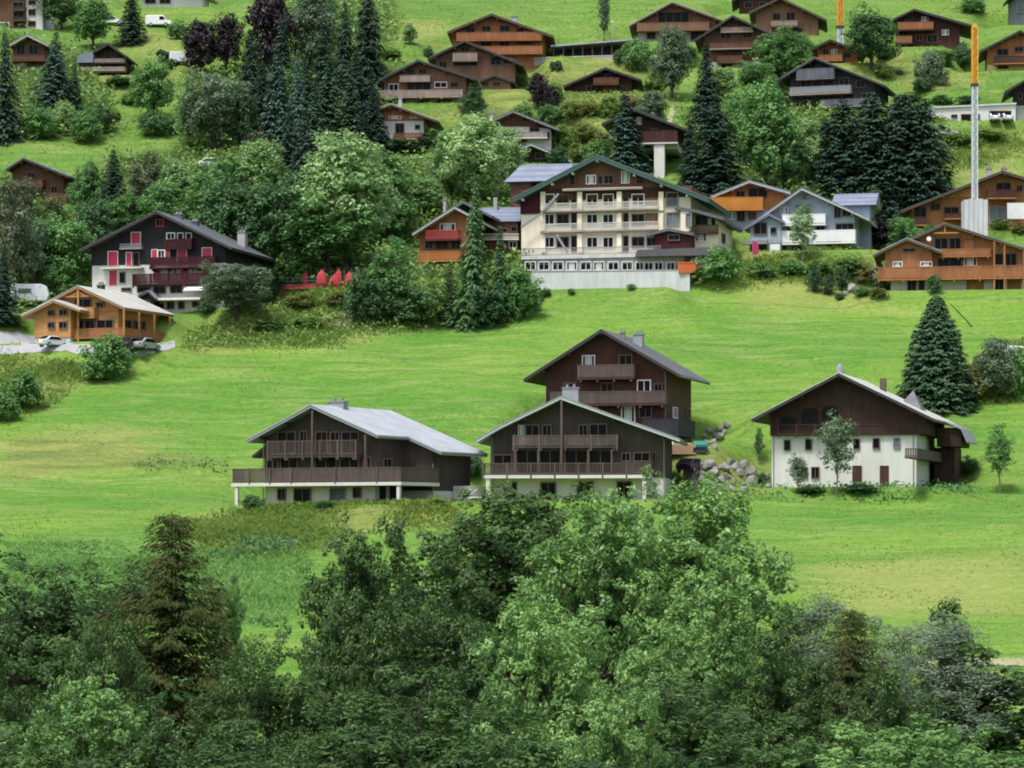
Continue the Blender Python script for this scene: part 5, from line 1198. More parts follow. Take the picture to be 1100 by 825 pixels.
# ------------------------------------------------------------------ trees of the hillside
LM, LL, LG, LD, LP, LY, LS = 'leaf_mid', 'leaf_light', 'leaf_grey', 'leaf_dark', 'leaf_purple', 'leaf_yellow', 'leaf_scrub'
ND, NB, NG = 'needle_dark', 'needle_blue', 'needle_green'
T = [
 # top left
 ('broad', 66, 32, -14, 44, 'very dark tree directly beside the half white apartment house', LD),
 ('broad', 100, 53, -2, 40, 'fresh green tree standing uphill of the dark chalet with long balconies', LM),
 ('spruce', 142, 46, -18, 36, 'dark spruce standing between the two parked white cars', ND),
 ('bush', 190, 42, 20, 24, 'green bush touching the longer white parked car', LM),
 ('spruce', 58, 124, 33, 50, 'broad bluish spruce in front of the glazed gable chalet', NB),
 ('spruce', 80, 124, 68, 24, 'slim short spruce hugging the broad bluish spruce', NG),
 ('spruce', 6, 150, 36, 46, 'tall dark spruce cut by the left edge below the glazed gable chalet', ND),
 ('bush', 42, 150, 110, 38, 'wide green bush at the foot of the broad bluish spruce', LM),
 ('bush', 68, 144, 106, 30, 'lighter bush between two larger bushes in the upper left thicket', LL),
 ('bush', 91, 154, 112, 36, 'dark rounded bush lowest in the upper left thicket', LM),
 ('bush', 109, 142, 110, 30, 'dark green bush at the meadow end of the upper left thicket', LD),
 ('bush', 123, 130, 116, 16, 'tiny bush alone on the upper left meadow', LS),
 ('round', 163, 133, 55, 50, 'leafy tree standing free in the middle of the upper left meadow', LM),
 ('bush', 168, 146, 118, 40, 'dark scrub under the free standing meadow tree', LD),
 ('broad', 215, 84, 22, 38, 'dark purple beech, lower and nearer the tiny shed', LP),
 ('broad', 243, 82, 14, 34, 'dark purple beech, taller one of the pair above the grey willow', LP),
 ('round', 230, 166, 78, 68, 'big grey green willow with silvery top below the purple beeches', LG),
 ('broad', 204, 160, 92, 34, 'bright green narrow tree at the willow\'s meadow side', LL),
 ('round', 257, 164, 90, 44, 'dark round tree behind the silvery willow on the pine side', LD),
 ('bush', 183, 74, 62, 10, 'small shrub under the tiny dark shed', LD),
 ('bush', 160, 92, 78, 26, 'low hedge like bush below the dark chalet with long balconies', LM),
 ('bush', 128, 93, 80, 34, 'dark hedge like bush in front of the dark chalet with long balconies', LD),
 ('spruce', 122, 258, 160, 54, 'dark pointed spruce rising alone uphill of the red shuttered chalet', ND),
 ('broad', 95, 248, 172, 40, 'mid green tree between the old brown house and the lone pointed spruce', LM),
 ('thin', 158, 242, 164, 48, 'pale half bare tree above the red shuttered chalet ridge', 'leaf_bare'),
 ('broad', 190, 250, 172, 54, 'pale green tree just above the red shuttered chalet\'s ridge end', LL),
 ('broad', 222, 262, 184, 52, 'mid green tree next to the big dark mass behind the red shuttered chalet', LM),
 ('thin', 26, 240, 190, 36, 'thin yellowish tree in front of the old brown house', 'leaf_bare'),
 ('thin', 58, 240, 212, 26, 'sparse pale sapling at the valley corner of the old brown house', 'leaf_bare'),
 ('thin', 10, 330, 190, 54, 'grey half bare tree mass at the left edge under the old brown house', 'leaf_bare'),
 ('broad', 22, 322, 228, 48, 'dull grey green tree at the left edge above the white caravan', LG),
 ('round', 70, 318, 222, 74, 'full green tree uphill of the honey timber chalet', LM),
 ('bush', 60, 324, 278, 40, 'bushy green shrub just behind the honey timber chalet', LM),
 ('spruce', 1, 348, 262, 46, 'dark spruce at the left edge beside the white caravan', ND),
 ('broad', 100, 300, 212, 48, 'dark tree close behind the eave of the red shuttered chalet', LD),
 ('round', 248, 300, 176, 78, 'broad deep green tree behind the roof of the red shuttered chalet', LD),
 ('round', 296, 300, 180, 84, 'broad deep green tree between the big dark mass and the light maple', LD),
 ('broad', 280, 225, 150, 56, 'yellowish green tree above the deep green broad trees', LL),
 ('thin', 276, 208, 140, 46, 'sparse pale tree in the clearing of the pine stand', 'leaf_bare'),
 ('broad', 370, 292, 143, 104, 'large light green maple, biggest tree of the upper wood', 'leaf_pale'),
 ('round', 352, 296, 215, 100, 'dark skirt tree at the foot of the large light maple', LM),
 ('broad', 412, 252, 162, 66, 'mid green tree snug beside the large light maple', LM),
 ('spruce', 325, 238, 112, 50, 'dark brownish spruce directly uphill of the large light maple', ND),
 ('spruce', 298, 168, 46, 46, 'blue green spruce in the pine stand with pale tips', NB),
 ('spruce', 318, 172, 52, 34, 'slender blue green spruce beside the pale tipped spruce', NB),
 ('broad', 291, 92, -22, 52, 'very dark purple tree at the top of the pine stand', LP),
 ('spruce', 270, 118, 30, 40, 'dark spruce under the very dark purple tree', ND),
 ('broad', 334, 84, -12, 46, 'olive green tree on the skyline side of the pine stand', LG),
 ('broad', 352, 70, -10, 34, 'lighter olive tree wedged against the tallest dark spruce', LL),
 ('spruce', 396, 92, -26, 46, 'tallest dark spruce at the top right of the pine stand', ND),
 ('spruce', 372, 104, 0, 44, 'dark spruce in front of the tallest dark spruce', ND),
 ('spruce', 350, 150, 48, 46, 'dense dark spruce in the heart of the pine stand', NG),
 ('spruce', 376, 160, 62, 46, 'dense dark spruce above the light maple crown', NG),
 ('spruce', 338, 190, 88, 44, 'mid green spruce between heart of the stand and the light maple', NG),
 ('spruce', 402, 172, 96, 44, 'dark pine screening the eave of the rust and white chalet', ND),
 ('spruce', 388, 182, 118, 40, 'short dark pine below the pine that screens the rust and white chalet', ND),
 ('broad', 392, 118, 84, 30, 'small fresh green tree at the long pale balcony chalet', LL),
 ('broad', 430, 230, 188, 46, 'leafy green tree under the dark low garage', LM),
 ('broad', 458, 236, 190, 44, 'yellow green tree above the rust house', LL),
 ('bush', 318, 304, 256, 46, 'rounded light green bush behind the red folded parasols', LM),
 ('bush', 286, 326, 288, 18, 'narrow yellow green shrub beside the parasol terrace steps', LY),
 ('thin', 424, 347, 254, 46, 'light branched tree with thin pale trunks in front of the rust house', LM),
 ('thin', 412, 346, 270, 44, 'second thin trunked tree left of the light branched one', LM),
 ('spruce', 507, 350, 198, 46, 'tall slim spruce in front of the rust house and its annex', LD),
 ('spruce', 536, 344, 244, 32, 'shorter thin spruce between the tall slim spruce and the hotel', LD),
 ('spruce', 482, 350, 282, 34, 'small dark spruce at the foot of the tall slim spruce', NG),
 ('bush', 392, 347, 292, 52, 'dark bush at the earth patch end of the bank thicket', LD),
 ('bush', 440, 349, 302, 60, 'broad dark bush in the middle of the bank thicket', LD),
 ('bush', 470, 349, 300, 40, 'sunny yellow green bush in the bank thicket below the rust house', LS),
 ('bush', 520, 350, 305, 52, 'dark bush hiding the foot of the tall slim spruce', LD),
 ('bush', 556, 342, 286, 50, 'bright green bush against the hotel\'s retaining wall end', LM),
 ('bush', 567, 334, 312, 30, 'low dark bush touching the retaining wall', LD),
 ('broad', 510, 222, 120, 70, 'leafy ash with open crown before the brown white balconied chalet', 'leaf_pale'),
 ('broad', 542, 200, 136, 44, 'green tree beside the leafy ash towards the hotel', 'leaf_pale'),
 ('broad', 484, 216, 140, 50, 'green tree beside the leafy ash towards the pines', LL),
 ('bush', 470, 158, 138, 50, 'clipped dark hedge bush below the long pale balcony chalet', LD),
 ('bush', 494, 152, 134, 30, 'second clipped hedge bush beside the round thuja', LM),
 ('thuja', 508, 129, 90, 28, 'round clipped dark thuja on the lawn under the weathered chalets', LD),
 ('bush', 460, 62, 48, 12, 'small dark conical shrub on the rim by the weathered tan chalet', LD),
 ('column', 649, 46, -14, 13, 'slender columnar tree beside the lamp post on the high meadow', LG),
 ('bush', 686, 76, 40, 36, 'round green bush under the long dark shelter', LM),
 ('broad', 722, 108, 28, 40, 'pale grey green tree below the arched gable chalet', LG),
 ('bush', 706, 100, 68, 26, 'soft green bush leaning on the pale grey green tree', LS),
 ('bush', 664, 68, 52, 12, 'little dark bush at the foot of the long dark shelter', LD),
 ('bush', 600, 76, 64, 9, 'tiny clipped bush on the grass bank, beside its twin', LD),
 ('bush', 594, 76, 65, 8, 'tiny clipped bush on the grass bank nearer the orange fronted chalet', LD),
 ('spruce', 759, 140, 46, 42, 'tall dark spruce under the brown chalet with white lower balcony', ND),
 ('conifer', 768, 212, 112, 68, 'wide dark spruce just above the bright orange chalet', ND),
 ('spruce', 742, 200, 128, 36, 'narrow dark spruce at the steep path edge', ND),
 ('broad', 823, 206, 84, 68, 'tall mid green tree above the blue grey chalet', LM),
 ('broad', 800, 170, 92, 50, 'mid green tree between the tall dark spruce and the blue black chalet', LM),
 ('round', 840, 92, 30, 62, 'round green tree in front of the tan chalet with the red edged roof', LM),
 ('round', 812, 104, 66, 40, 'green tree below the brown chalet with white lower balcony', LM),
 ('spruce', 672, 190, 102, 58, 'bluish spruce standing above the hotel ridge', NB),
 ('bush', 640, 176, 150, 34, 'green bush left of the bluish spruce above the hotel ridge', LM),
 ('bush', 622, 174, 152, 26, 'yellowish bush above the hotel ridge next to the dark gabled building', LY),
 ('broad', 578, 118, 78, 22, 'small purple leaved tree below the carport bank', LP),
 ('bush', 591, 120, 92, 18, 'dark purple shrub leaning on the small purple tree', LP),
 ('bush', 562, 128, 108, 22, 'green garden shrub below the purple shrubs', LM),
 ('bush', 592, 134, 112, 32, 'rounded green garden bush in the rock garden, lowest row', LM),
 ('bush', 612, 128, 108, 26, 'yellow green garden bush under the dark red timber chalet', LY),
 ('bush', 634, 124, 106, 26, 'golden garden bush in front of the dark red timber chalet', LY),
 ('bush', 655, 126, 102, 28, 'mixed green garden bush in front of the dark red chalet\'s door', LS),
 ('bush', 676, 118, 100, 30, 'reddish grey garden shrub at the end of the rock garden', 'leaf_golden'),
 ('bush', 605, 158, 134, 34, 'loose green bush in the middle of the rock garden slope', LS),
 ('bush', 630, 152, 130, 30, 'bright yellow green bush in the middle of the rock garden slope', LY),
 ('bush', 600, 176, 156, 26, 'dark green bush at the bottom of the rock garden slope', LD),
 ('bush', 648, 160, 140, 20, 'small yellow green bush near the bluish spruce', LY),
 ('bush', 596, 108, 88, 20, 'light shrub beside the terrace of the dark red timber chalet', LS),
 ('bush', 700, 96, 84, 20, 'dark hedge bush behind the dark red timber chalet\'s eave', LD),
 ('round', 936, 74, 3, 60, 'round dense walnut tree beside the dark red chalet with orange balconies', LD),
 ('bush', 1000, 92, 52, 34, 'grey green round bush on the lawn below the dark red chalet', LG),
 ('bush', 991, 99, 83, 24, 'dark clipped low bush on the lawn below the grey green bush', LD),
 ('bush', 1034, 72, 44, 26, 'dark bush on the lawn uphill of the crane tip', LD),
 ('bush', 948, 84, 64, 22, 'light green bush at the foot of the walnut tree', LS),
 ('bush', 966, 80, 74, 9, 'tiny round bush on the steep lawn', LM),
 ('bush', 868, 86, 64, 22, 'green bush on the uphill side of the blue black chalet', LM),
 ('bush', 1045, 14, -4, 30, 'green bush on the top edge above the dark red chalet', LM),
 ('conifer', 905, 206, 106, 66, 'dark conifer in the big clump, first beside the pale birch', ND),
 ('conifer', 936, 206, 98, 70, 'tallest dark conifer in the middle of the big clump', ND),
 ('conifer', 968, 211, 100, 70, 'dark conifer of the big clump behind the small light spruce', ND),
 ('conifer', 990, 214, 104, 66, 'outermost dark conifer of the big clump on the yellow slope', ND),
 ('conifer', 886, 202, 126, 40, 'shorter dark conifer of the big clump under the grey balconies', ND),
 ('spruce', 868, 116, 76, 36, 'dark spruce in front of the blue black chalet\'s balcony', ND),
 ('spruce', 958, 244, 170, 38, 'small lighter spruce behind the blue grey chalet\'s rear roof', NB),
 ('broad', 866, 202, 124, 44, 'pale green birch like tree next to the big conifer clump', LL),
 ('broad', 845, 204, 138, 40, 'dark leafy tree above the blue grey chalet\'s gable', LD),
 ('bush', 938, 234, 198, 18, 'yellow green shrub behind the blue grey chalet\'s rear roof', LY),
 ('thin', 862, 284, 220, 32, 'slim light tree growing in front of the white balconies', LL),
 ('bush', 942, 268, 230, 36, 'round purple leaved bush beside the blue grey chalet', LP),
 ('bush', 970, 262, 232, 36, 'green bush between the purple bush and the red brown chalet', LM),
 ('bush', 1000, 256, 240, 22, 'low shrub under the red brown chalet\'s long eave', LM),
 ('bush', 926, 304, 278, 24, 'rusty green shrub at the garden corner by the orange chalet', 'leaf_golden'),
 ('bush', 946, 312, 296, 16, 'dark little shrub at the orange chalet\'s white corner', LD),
 ('bush', 1004, 315, 294, 17, 'round dark shrub standing before the orange chalet\'s doors', LD),
 ('bush', 926, 318, 306, 18, 'low spreading shrub on the garden stones', LM),
 ('bush', 944, 320, 308, 20, 'pale yellow low shrub on the garden stones', LY),
 ('bush', 902, 322, 312, 12, 'small dark tuft shrub at the meadow\'s top edge', LD),
 ('thuja', 875, 314, 284, 18, 'small clipped conifer, tallest of three by the garden stones', NG),
 ('thuja', 890, 317, 293, 15, 'small clipped conifer, lowest of three by the garden stones', NG),
 ('thuja', 905, 312, 286, 17, 'small clipped conifer nearest the orange chalet, one of three', NG),
 ('bush', 774, 302, 262, 46, 'big round bush between the hotel\'s orange container and the blue grey chalet', LM),
 ('bush', 756, 304, 286, 28, 'low bush in front of the orange container', LS),
 ('bush', 1018, 232, 214, 16, 'tiny shrub under the crane mast by the red brown chalet', LM),
 ('bush', 1075, 246, 234, 24, 'flowering garden shrub next to the concrete crane foot', LS),
 ('bush', 1096, 250, 238, 20, 'dry shrub at the right edge below the white screen', 'leaf_golden'),
 # around the lower meadow
 ('cone', 1006, 434, 318, 88, 'large solitary dark conifer on the meadow above the farmhouse', NG),
 ('broad', 1070, 432, 362, 44, 'grey green tree among the scrub right of the large solitary conifer', LG),
 ('bush', 1095, 428, 372, 40, 'dark bush at the right edge beside the pale parked vehicle', LM),
 ('bush', 1040, 430, 392, 40, 'yellowish green scrub bush between the solitary conifer and the grey tree', 'leaf_golden'),
 ('bush', 1052, 412, 380, 24, 'golden bush behind the scrub above the farmhouse', LY),
 ('bush', 1040, 510, 488, 24, 'dark bush at the farmhouse\'s lean to', LD),
 ('bush', 1022, 514, 498, 24, 'low green bush at the farmhouse\'s side door', LM),
 ('thin', 1074, 530, 454, 38, 'small round headed tree with a clear trunk on the meadow beside the farmhouse', LM),
 ('thin', 899, 532, 440, 48, 'slender birch in front of the farmhouse\'s white wall', LG),
 ('thin', 857, 530, 486, 24, 'small feathery shrub tree at the farmhouse corner', LG),
 ('bush', 870, 530, 519, 34, 'low dark shrub between birch and feathery shrub', LD),
 ('bush', 925, 528, 518, 40, 'low dark hedge like shrub below the farmhouse\'s door', LD),
 ('thin', 815, 500, 458, 12, 'very thin dark sapling on the slope above the boulder wall', LD),
 ('bush', 114, 408, 357, 54, 'big round bush on the meadow rim below the honey timber chalet', LM),
 ('bush', 24, 440, 396, 44, 'round bush on the meadow rim above the left edge bush', LM),
 ('bush', 2, 452, 414, 38, 'round bush cut by the left edge on the meadow rim', LM),
 ('bush', 104, 408, 392, 30, 'low scrubby bush at the foot of the big round rim bush', LS),
 ('round', 254, 342, 282, 76, 'grey green apple tree in front of the red shuttered chalet', LG),
 ('broad', 284, 326, 276, 36, 'dark tree against the far side wall of the red shuttered chalet', LD),
 ('bush', 222, 337, 318, 20, 'small dark bush between the white terrace and the apple tree', LD),
 ('bush', 506, 512, 482, 28, 'dark bush between the two lower dark chalets', LD),
 ('bush', 470, 545, 530, 24, 'yellow green bush at the foot of the outside stair', LS),
 ('bush', 272, 546, 530, 26, 'dark bush under the long wraparound balcony', LD),
 ('bush', 350, 546, 537, 22, 'little bush before the white base of the wraparound balcony chalet', LD),
 ('bush', 722, 520, 504, 20, 'scrubby bush between boulders behind the twin balcony chalet', LS),
 ('bush', 816, 522, 506, 18, 'dark bush at the farmhouse end of the boulder wall', LD),
 ('bush', 1092, 748, 722, 44, 'grey stony bush beside the dirt path at the right edge', LG),
 ('bush', 330, 352, 338, 36, 'leafy scrub bush on the bank below the parasols', LS),
 ('bush', 288, 356, 342, 34, 'sprawling bush on the bank above the meadow', LS),
 ('bush', 366, 330, 312, 40, 'bright scrub bush right under the parasol terrace', LY),
 ('bush', 322, 330, 314, 40, 'bright low bush under the parasol fence', LY),
 ('bush', 590, 60, 48, 30, 'green shrub at the right eave of the orange fronted chalet', LM),
 ('broad', 440, 48, 24, 16, 'small young tree on the open high meadow above the weathered chalets', LL),
 ('bush', 420, 64, 50, 26, 'low shrub on the meadow edge above the long pale balcony chalet', LS),
 ('bush', 560, 92, 80, 22, 'green shrub beside the small lodge with round windows', LM),
 ('bush', 736, 62, 44, 26, 'dark shrub wedged between the arched gable chalet and the brown chalet', LD),
 ('broad', 776, 110, 72, 34, 'leafy tree just below the brown chalet with white lower balcony', LL),
 ('bush', 860, 52, 38, 26, 'shrub in front of the tan chalet with the red edged roof', LM),
 ('bush', 950, 64, 50, 24, 'dark hedge shrub at the uphill corner of the dark red chalet', LD),
 ('bush', 1012, 70, 54, 30, 'green hedge shrub below the pale car of the dark red chalet', LM),
 ('bush', 975, 112, 98, 30, 'hedge shrub on the terrace edge left of the white garages', LD),
 ('bush', 1010, 112, 101, 26, 'hedge shrub above the white garage roof nearer the conifers', LM),
 ('bush', 1040, 112, 102, 24, 'hedge shrub above the white garage roof beside the crane mast', LD),
 ('bush', 1060, 150, 139, 40, 'bright hedge shrub on the terrace below the white garages', LS),
 ('bush', 1030, 156, 143, 40, 'bright hedge shrub at the crane mast below the white garages', LS),
 ('bush', 1000, 166, 150, 34, 'bright hedge shrub touching the outermost dark conifer', LS),
 ('broad', 700, 140, 98, 34, 'loose grey green tree by the upper end of the steep path', LG),
 ('bush', 740, 160, 142, 30, 'dark bush between the steep path and the narrow dark spruce', LD),
 ('bush', 140, 112, 98, 24, 'low shrub on the meadow below the dark low chalet', LS),
 ('bush', 586, 318, 308, 14, 'small dark bush at the foot of the retaining wall near the bank thicket', LD),
 ('bush', 614, 316, 309, 9, 'tiny bush at the foot of the retaining wall below the fire stair', LM),
 ('bush', 678, 311, 304, 10, 'tiny bush at the foot of the retaining wall below the maroon porch', LM),
 ('bush', 722, 308, 300, 10, 'small bush at the foot of the retaining wall near the orange skip', LS),
 ('bush', 432, 164, 149, 46, 'clipped hedge bush hiding the foot of the rust and white chalet', LD),
 ('bush', 548, 163, 147, 36, 'green bush hiding the foot of the brown chalet with white balcony floor', LM),
 ('broad', 524, 172, 134, 34, 'pale green tree covering the near corner of the brown chalet with white balcony floor', 'leaf_pale'),
 ('bush', 850, 296, 278, 34, 'hedge bush under the white balconies, beside the slim tree', LM),
 ('bush', 818, 298, 280, 34, 'hedge bush below the pink banner', LM),
 ('bush', 884, 296, 278, 36, 'hedge bush in the row under the white door', LS),
 ('bush', 912, 294, 276, 32, 'hedge bush at the orange chalet end of the row', LM),
]
for t in T: plant(t[0], t[1], t[2], t[3], t[4], t[5], t[6])
# the wood's filling: leafy trees nothing tells apart
WR = random.Random(3)
for i, (px, pb, pt, w) in enumerate([(40, 306, 236, 52), (130, 262, 206, 44), (175, 262, 196, 50), (205, 240, 186, 42), (240, 232, 168, 46), (270, 262, 196, 60), (316, 262, 200, 60), 
                                   (305, 130, 70, 40), (420, 262, 210, 50), (150, 258, 210, 44)]):
    plant('round' if i % 2 else 'broad', px, pb, pt, w, 'mid green leafy tree filling the wood between the landmark trees', LM if i % 3 else LD, group='filler trees of the upper wood')

for px, pb, pt, w in [(310, 216, 112, 46), (345, 124, 14, 44), (386, 144, 54, 44), (358, 226, 132, 42), (284, 152, 66, 44), (330, 160, 62, 42), (304, 112, 20, 40), (398, 150, 74, 40)]:
    plant('spruce', px, pb, pt, w, 'dark spruce standing close among others in the pine stand above the light maple', ND, group='close spruces of the pine stand')
# ------------------------------------------------------------------ foreground wood, about 100-150 m away
FG = [
 ('ash', 48, 580, 118, 330, 'big dark leafy tree at the left edge of the foreground', 'leaf_maple_dark', 0),
 ('ash', 88, 604, 126, 230, 'dark leafy tree standing behind the big left edge tree', 'leaf_maple_dark', 1),
 ('ash', -5, 612, 124, 220, 'dark leafy tree peeping past the left edge behind the big one', 'leaf_maple_dark', 0),
 ('ash', -28, 640, 104, 150, 'dark leafy tree cut by the lower left corner', 'leaf_maple_dark', 1),
 ('fir', 185, 553, 112, 400, 'brownish drooping fir with a thin top in the foreground', 'needle_brown', 0),
 ('ash', 112, 632, 100, 150, 'dark leafy tree under the drooping fir', 'leaf_maple_dark', 1),
 ('maple', 78, 730, 92, 110, 'fresh green small tree at the bottom below the dark leafy trees', 'leaf_maple', 1),
 ('maple', 238, 612, 128, 70, 'pale green sapling crown half hidden behind the drooping fir', 'leaf_maple', 2),
 ('ash', 288, 668, 104, 185, 'round leafy tree between the drooping fir and the maples', 'leaf_maple_dark', 0),
 ('ash', 205, 742, 90, 150, 'dark leafy tree at the bottom under the drooping fir', 'leaf_maple_dark', 1),
 ('maple', 395, 560, 122, 145, 'leafy tree with a forked top before the wraparound balcony chalet', 'leaf_maple_dark', 0),
 ('maple', 365, 640, 108, 110, 'lower leafy tree in front of the fork topped tree', 'leaf_maple_dark', 1),
 ('maple', 545, 527, 128, 270, 'tall broad tree right below the twin balcony chalet', 'leaf_maple_dark', 2),
 ('maple', 735, 513, 122, 230, 'tall light leaved maple below the boulder wall', 'leaf_maple', 0),
 ('maple', 645, 532, 118, 200, 'leafy crown between the two tallest foreground trees', 'leaf_maple', 1),
 ('ash', 480, 600, 108, 170, 'dark round tree in front of the tall broad tree', 'leaf_maple_dark', 0),
 ('maple', 590, 648, 96, 190, 'nearer maple with pale leaf edges low in the centre', 'leaf_maple', 2),
 ('ash', 445, 716, 90, 190, 'dark leafy tree at the bottom left of the nearer maple', 'leaf_maple_dark', 1),
 ('maple', 750, 620, 108, 190, 'maple beneath the tall light leaved maple', 'leaf_maple', 1),
 ('ash', 705, 700, 96, 190, 'shadowed leafy tree at the bottom under the maples', 'leaf_maple_dark', 0),
 ('maple', 668, 740, 88, 80, 'small fresh sapling with pale trunks at the bottom centre', 'leaf_maple', 0),
 ('ash', 838, 648, 106, 170, 'dark leafy tree low between the maple and the withered fir', 'leaf_maple_dark', 1),
 ('willow', 872, 640, 122, 140, 'hazy grey green willow beside the maples', 'leaf_willow', 0),
 ('fir', 916, 654, 114, 270, 'withered reddish fir behind the grey willows', 'needle_brown', 1),
 ('willow', 945, 664, 118, 120, 'grey willow touching the withered fir', 'leaf_willow', 1),
 ('willow', 1006, 662, 120, 170, 'round silvery willow beside the dirt path', 'leaf_willow', 0),
 ('poplar', 1026, 644, 124, 60, 'dark leaved young poplar poking above the silvery willow', 'leaf_maple_dark', 0),
 ('poplar', 1062, 692, 120, 80, 'dark leaved poplar sprays at the meadow side of the silvery willow', 'leaf_maple_dark', 0),
 ('maple', 1010, 778, 88, 190, 'fresh green treetop at the bottom right corner', 'leaf_maple', 2),
 ('maple', 930, 800, 86, 130, 'low fresh green treetop at the bottom beside the corner one', 'leaf_maple', 0),
 ('ash', 770, 770, 88, 180, 'dark treetop at the bottom edge under the low dark tree', 'leaf_maple_dark', 0),
 ('ash', 330, 765, 86, 170, 'dark treetop at the bottom edge left of centre', 'leaf_maple_dark', 0),
 ('ash', 560, 760, 84, 180, 'dark treetop at the bottom edge under the nearer maple', 'leaf_maple_dark', 1),
 ('ash', 20, 770, 84, 170, 'dark treetop at the bottom edge in the left corner', 'leaf_maple_dark', 1),
 ('ash', 958, 690, 104, 150, 'dim leafy tree under the withered fir', 'leaf_maple_dark', 1),
]
for k, px, pt, d, w, lab, mat, var in FG:
    if pt > 690: w *= 1.8
    p = ray_at(px, pt, d); z = float(ground(np.array([p.x]), np.array([p.y]))[0])
    o = tree(k, Vector((p.x, p.y, z-.2)), (p.z-z)*1.03, w/F*d*{'maple': 1.12, 'ash': 1.14, 'willow': 1.3}.get(k, 1.0), lab, mat, var=var, group='trees of the foreground wood')

# ------------------------------------------------------------------ grass and undergrowth nobody could count
def scatter(name, polys, n, h, wd, mat, kind='blade', seed=1, ymax=560, mask=None, lean=.9, tilt=.0):
    rng = np.random.default_rng(seed); out = []; tints = []
    bb = [(min(p[0] for p in P), max(p[0] for p in P), min(p[1] for p in P), max(p[1] for p in P)) for P in polys]
    X = []; Y = []
    got = 0
    while got < n:
        y = rng.uniform(120, ymax, n*2); x = (rng.uniform(-60, 1160, n*2)-CX)/F*y
        z = ground(x, y); px, py = pix(x, y, z); ok = np.zeros(len(x), bool)
        jx = px+smooth_noise(x, y, .3, 5)*4; py = py+smooth_noise(x, y, .25, 6)*3+rng.normal(size=len(px))*3
        for P in polys: ok |= inpoly(jx, py, P)
        # thin patches
        dens = smooth_noise(x, y, .22, seed+9); ok &= rng.uniform(-2.2, 1.2, len(x)) < dens+(5 if name == 'reed_grass' else 0)
        X.append(x[ok]); Y.append(y[ok]); got += ok.sum()
        if len(X) > 60: break
    X = np.concatenate(X)[:n]; Y = np.concatenate(Y)[:n]; Z = ground(X, Y); m = len(X)
    H = h*rng.uniform(.45, 1.3, m)*(1+.25*smooth_noise(X, Y, .25, seed+3)); H = np.maximum(H, h*.25)
    a = rng.uniform(0, 6.28, m); ca, sa = np.cos(a), np.sin(a)
    l = rng.normal(size=(m, 2))*lean*H[:, None]
    B = np.stack([X, Y, Z-.04], 1)
    ww = wd*rng.uniform(.6, 1.4, m)
    if kind == 'blade':
        u = np.stack([ca*ww, sa*ww, 0*X], 1)
        top = B+np.stack([l[:, 0], l[:, 1], H], 1); mid = B+np.stack([l[:, 0]*.4, l[:, 1]*.4, H*.6], 1)
        V = np.stack([B-u*.5, mid-u*.45, top, mid+u*.55], 1)
    else:
        P = B+np.stack([l[:, 0], l[:, 1], H*rng.uniform(.3, 1, m)], 1)
        Nn = unit(rng.normal(size=(m, 3))*.6+np.array([0, -.2, .8])); V = leaf_quads(P, Nn, ww, .6, rng)
    t = rng.uniform(0, .6, m)+.2+.12*smooth_noise(X, Y, .3, seed+5)
    o = link(name, quads(name, V, t, mat)); o['kind'] = 'stuff'; return o
scatter('tall_grass', ZONES['rough'][:5]+ZONES['rough'][7:8], 50000, .5, .2, 'grass_rough', seed=2)
scatter('reed_grass', ZONES['blue']+[[(190, 378), (330, 362), (420, 352), (560, 340), (560, 346), (420, 362), (250, 378)]], 18000, .36, .15, 'grass_blue', seed=3)
scatter('weeds', [[(235, 600), (300, 580), (312, 590), (300, 600), (240, 610)], [(140, 497), (235, 490), (240, 505), (150, 508)], [(700, 526), (830, 526), (835, 534), (700, 542)], [(820, 526), (1050, 520), (1050, 532), (820, 536)]], 6000, .6, .18, 'leaf_mid', kind='leaf', seed=4)
scatter('undergrowth', ZONES['wood'], 60000, 1.3, .34, 'leaf_scrub', kind='leaf', seed=6)
scatter('scrub', ZONES['rough'][:2]+ZONES['rough'][-1:], 11000, .7, .2, 'leaf_scrub', kind='leaf', seed=7)
MEADOW = [[(0, 450), (190, 380), (560, 345), (950, 310), (1100, 315), (1100, 825), (0, 825)]]
scatter('meadow_grass', MEADOW, 70000, .12, .14, 'grass_meadow', seed=8, ymax=390)
scatter('meadow_grass', [[(0, 0), (1100, 0), (1100, 250), (0, 330)]], 60000, .22, .2, 'grass_meadow', seed=9)
scatter('weeds', [[(218, 604), (250, 592), (300, 580), (314, 588), (298, 600), (232, 611)]], 3500, 1.1, .22, 'leaf_dark', kind='leaf', seed=14)
# ------------------------------------------------------------------ small things
def on(px, py): return cast(px, py)
# red folded parasols behind a netted fence
def parasol(px, h, w, tilt):
    p = on(px, 309); o = empty('folded_parasol', p)
    m = MB(); n = 10; ring = [(.28, .12), (.36, .5), (.35, 1.1), (.27, 1.75), (.06, 2.25)]
    for z_i, (r, z) in enumerate([(a, b) for a, b in ring]):
        for j in range(n):
            a = 6.283*j/n; rr = r*w*(1+.16*(j % 2)); m.v.append((rr*math.cos(a)+tilt*z, rr*math.sin(a), z*h))
    for i in range(len(ring)-1):
        for j in range(n): a = i*n+j; b = i*n+(j+1) % n; m.f.append((a, b, b+n, a+n))
    m.f.append(tuple(range((len(ring)-1)*n, len(ring)*n)))
    m.build('canopy', 'redcloth', o)
    MB().tube([(0, 0, -.1), (tilt*1.2, 0, 1.2*h), (tilt*2.4, 0, 2.45*h)], [.04, .035, .03], 6).build('pole', 'fascia_grey', o)
    MB().tube([(0, 0, -.05), (0, 0, .1)], [.35, .3], 10).build('base', 'greystone', o)
    return o
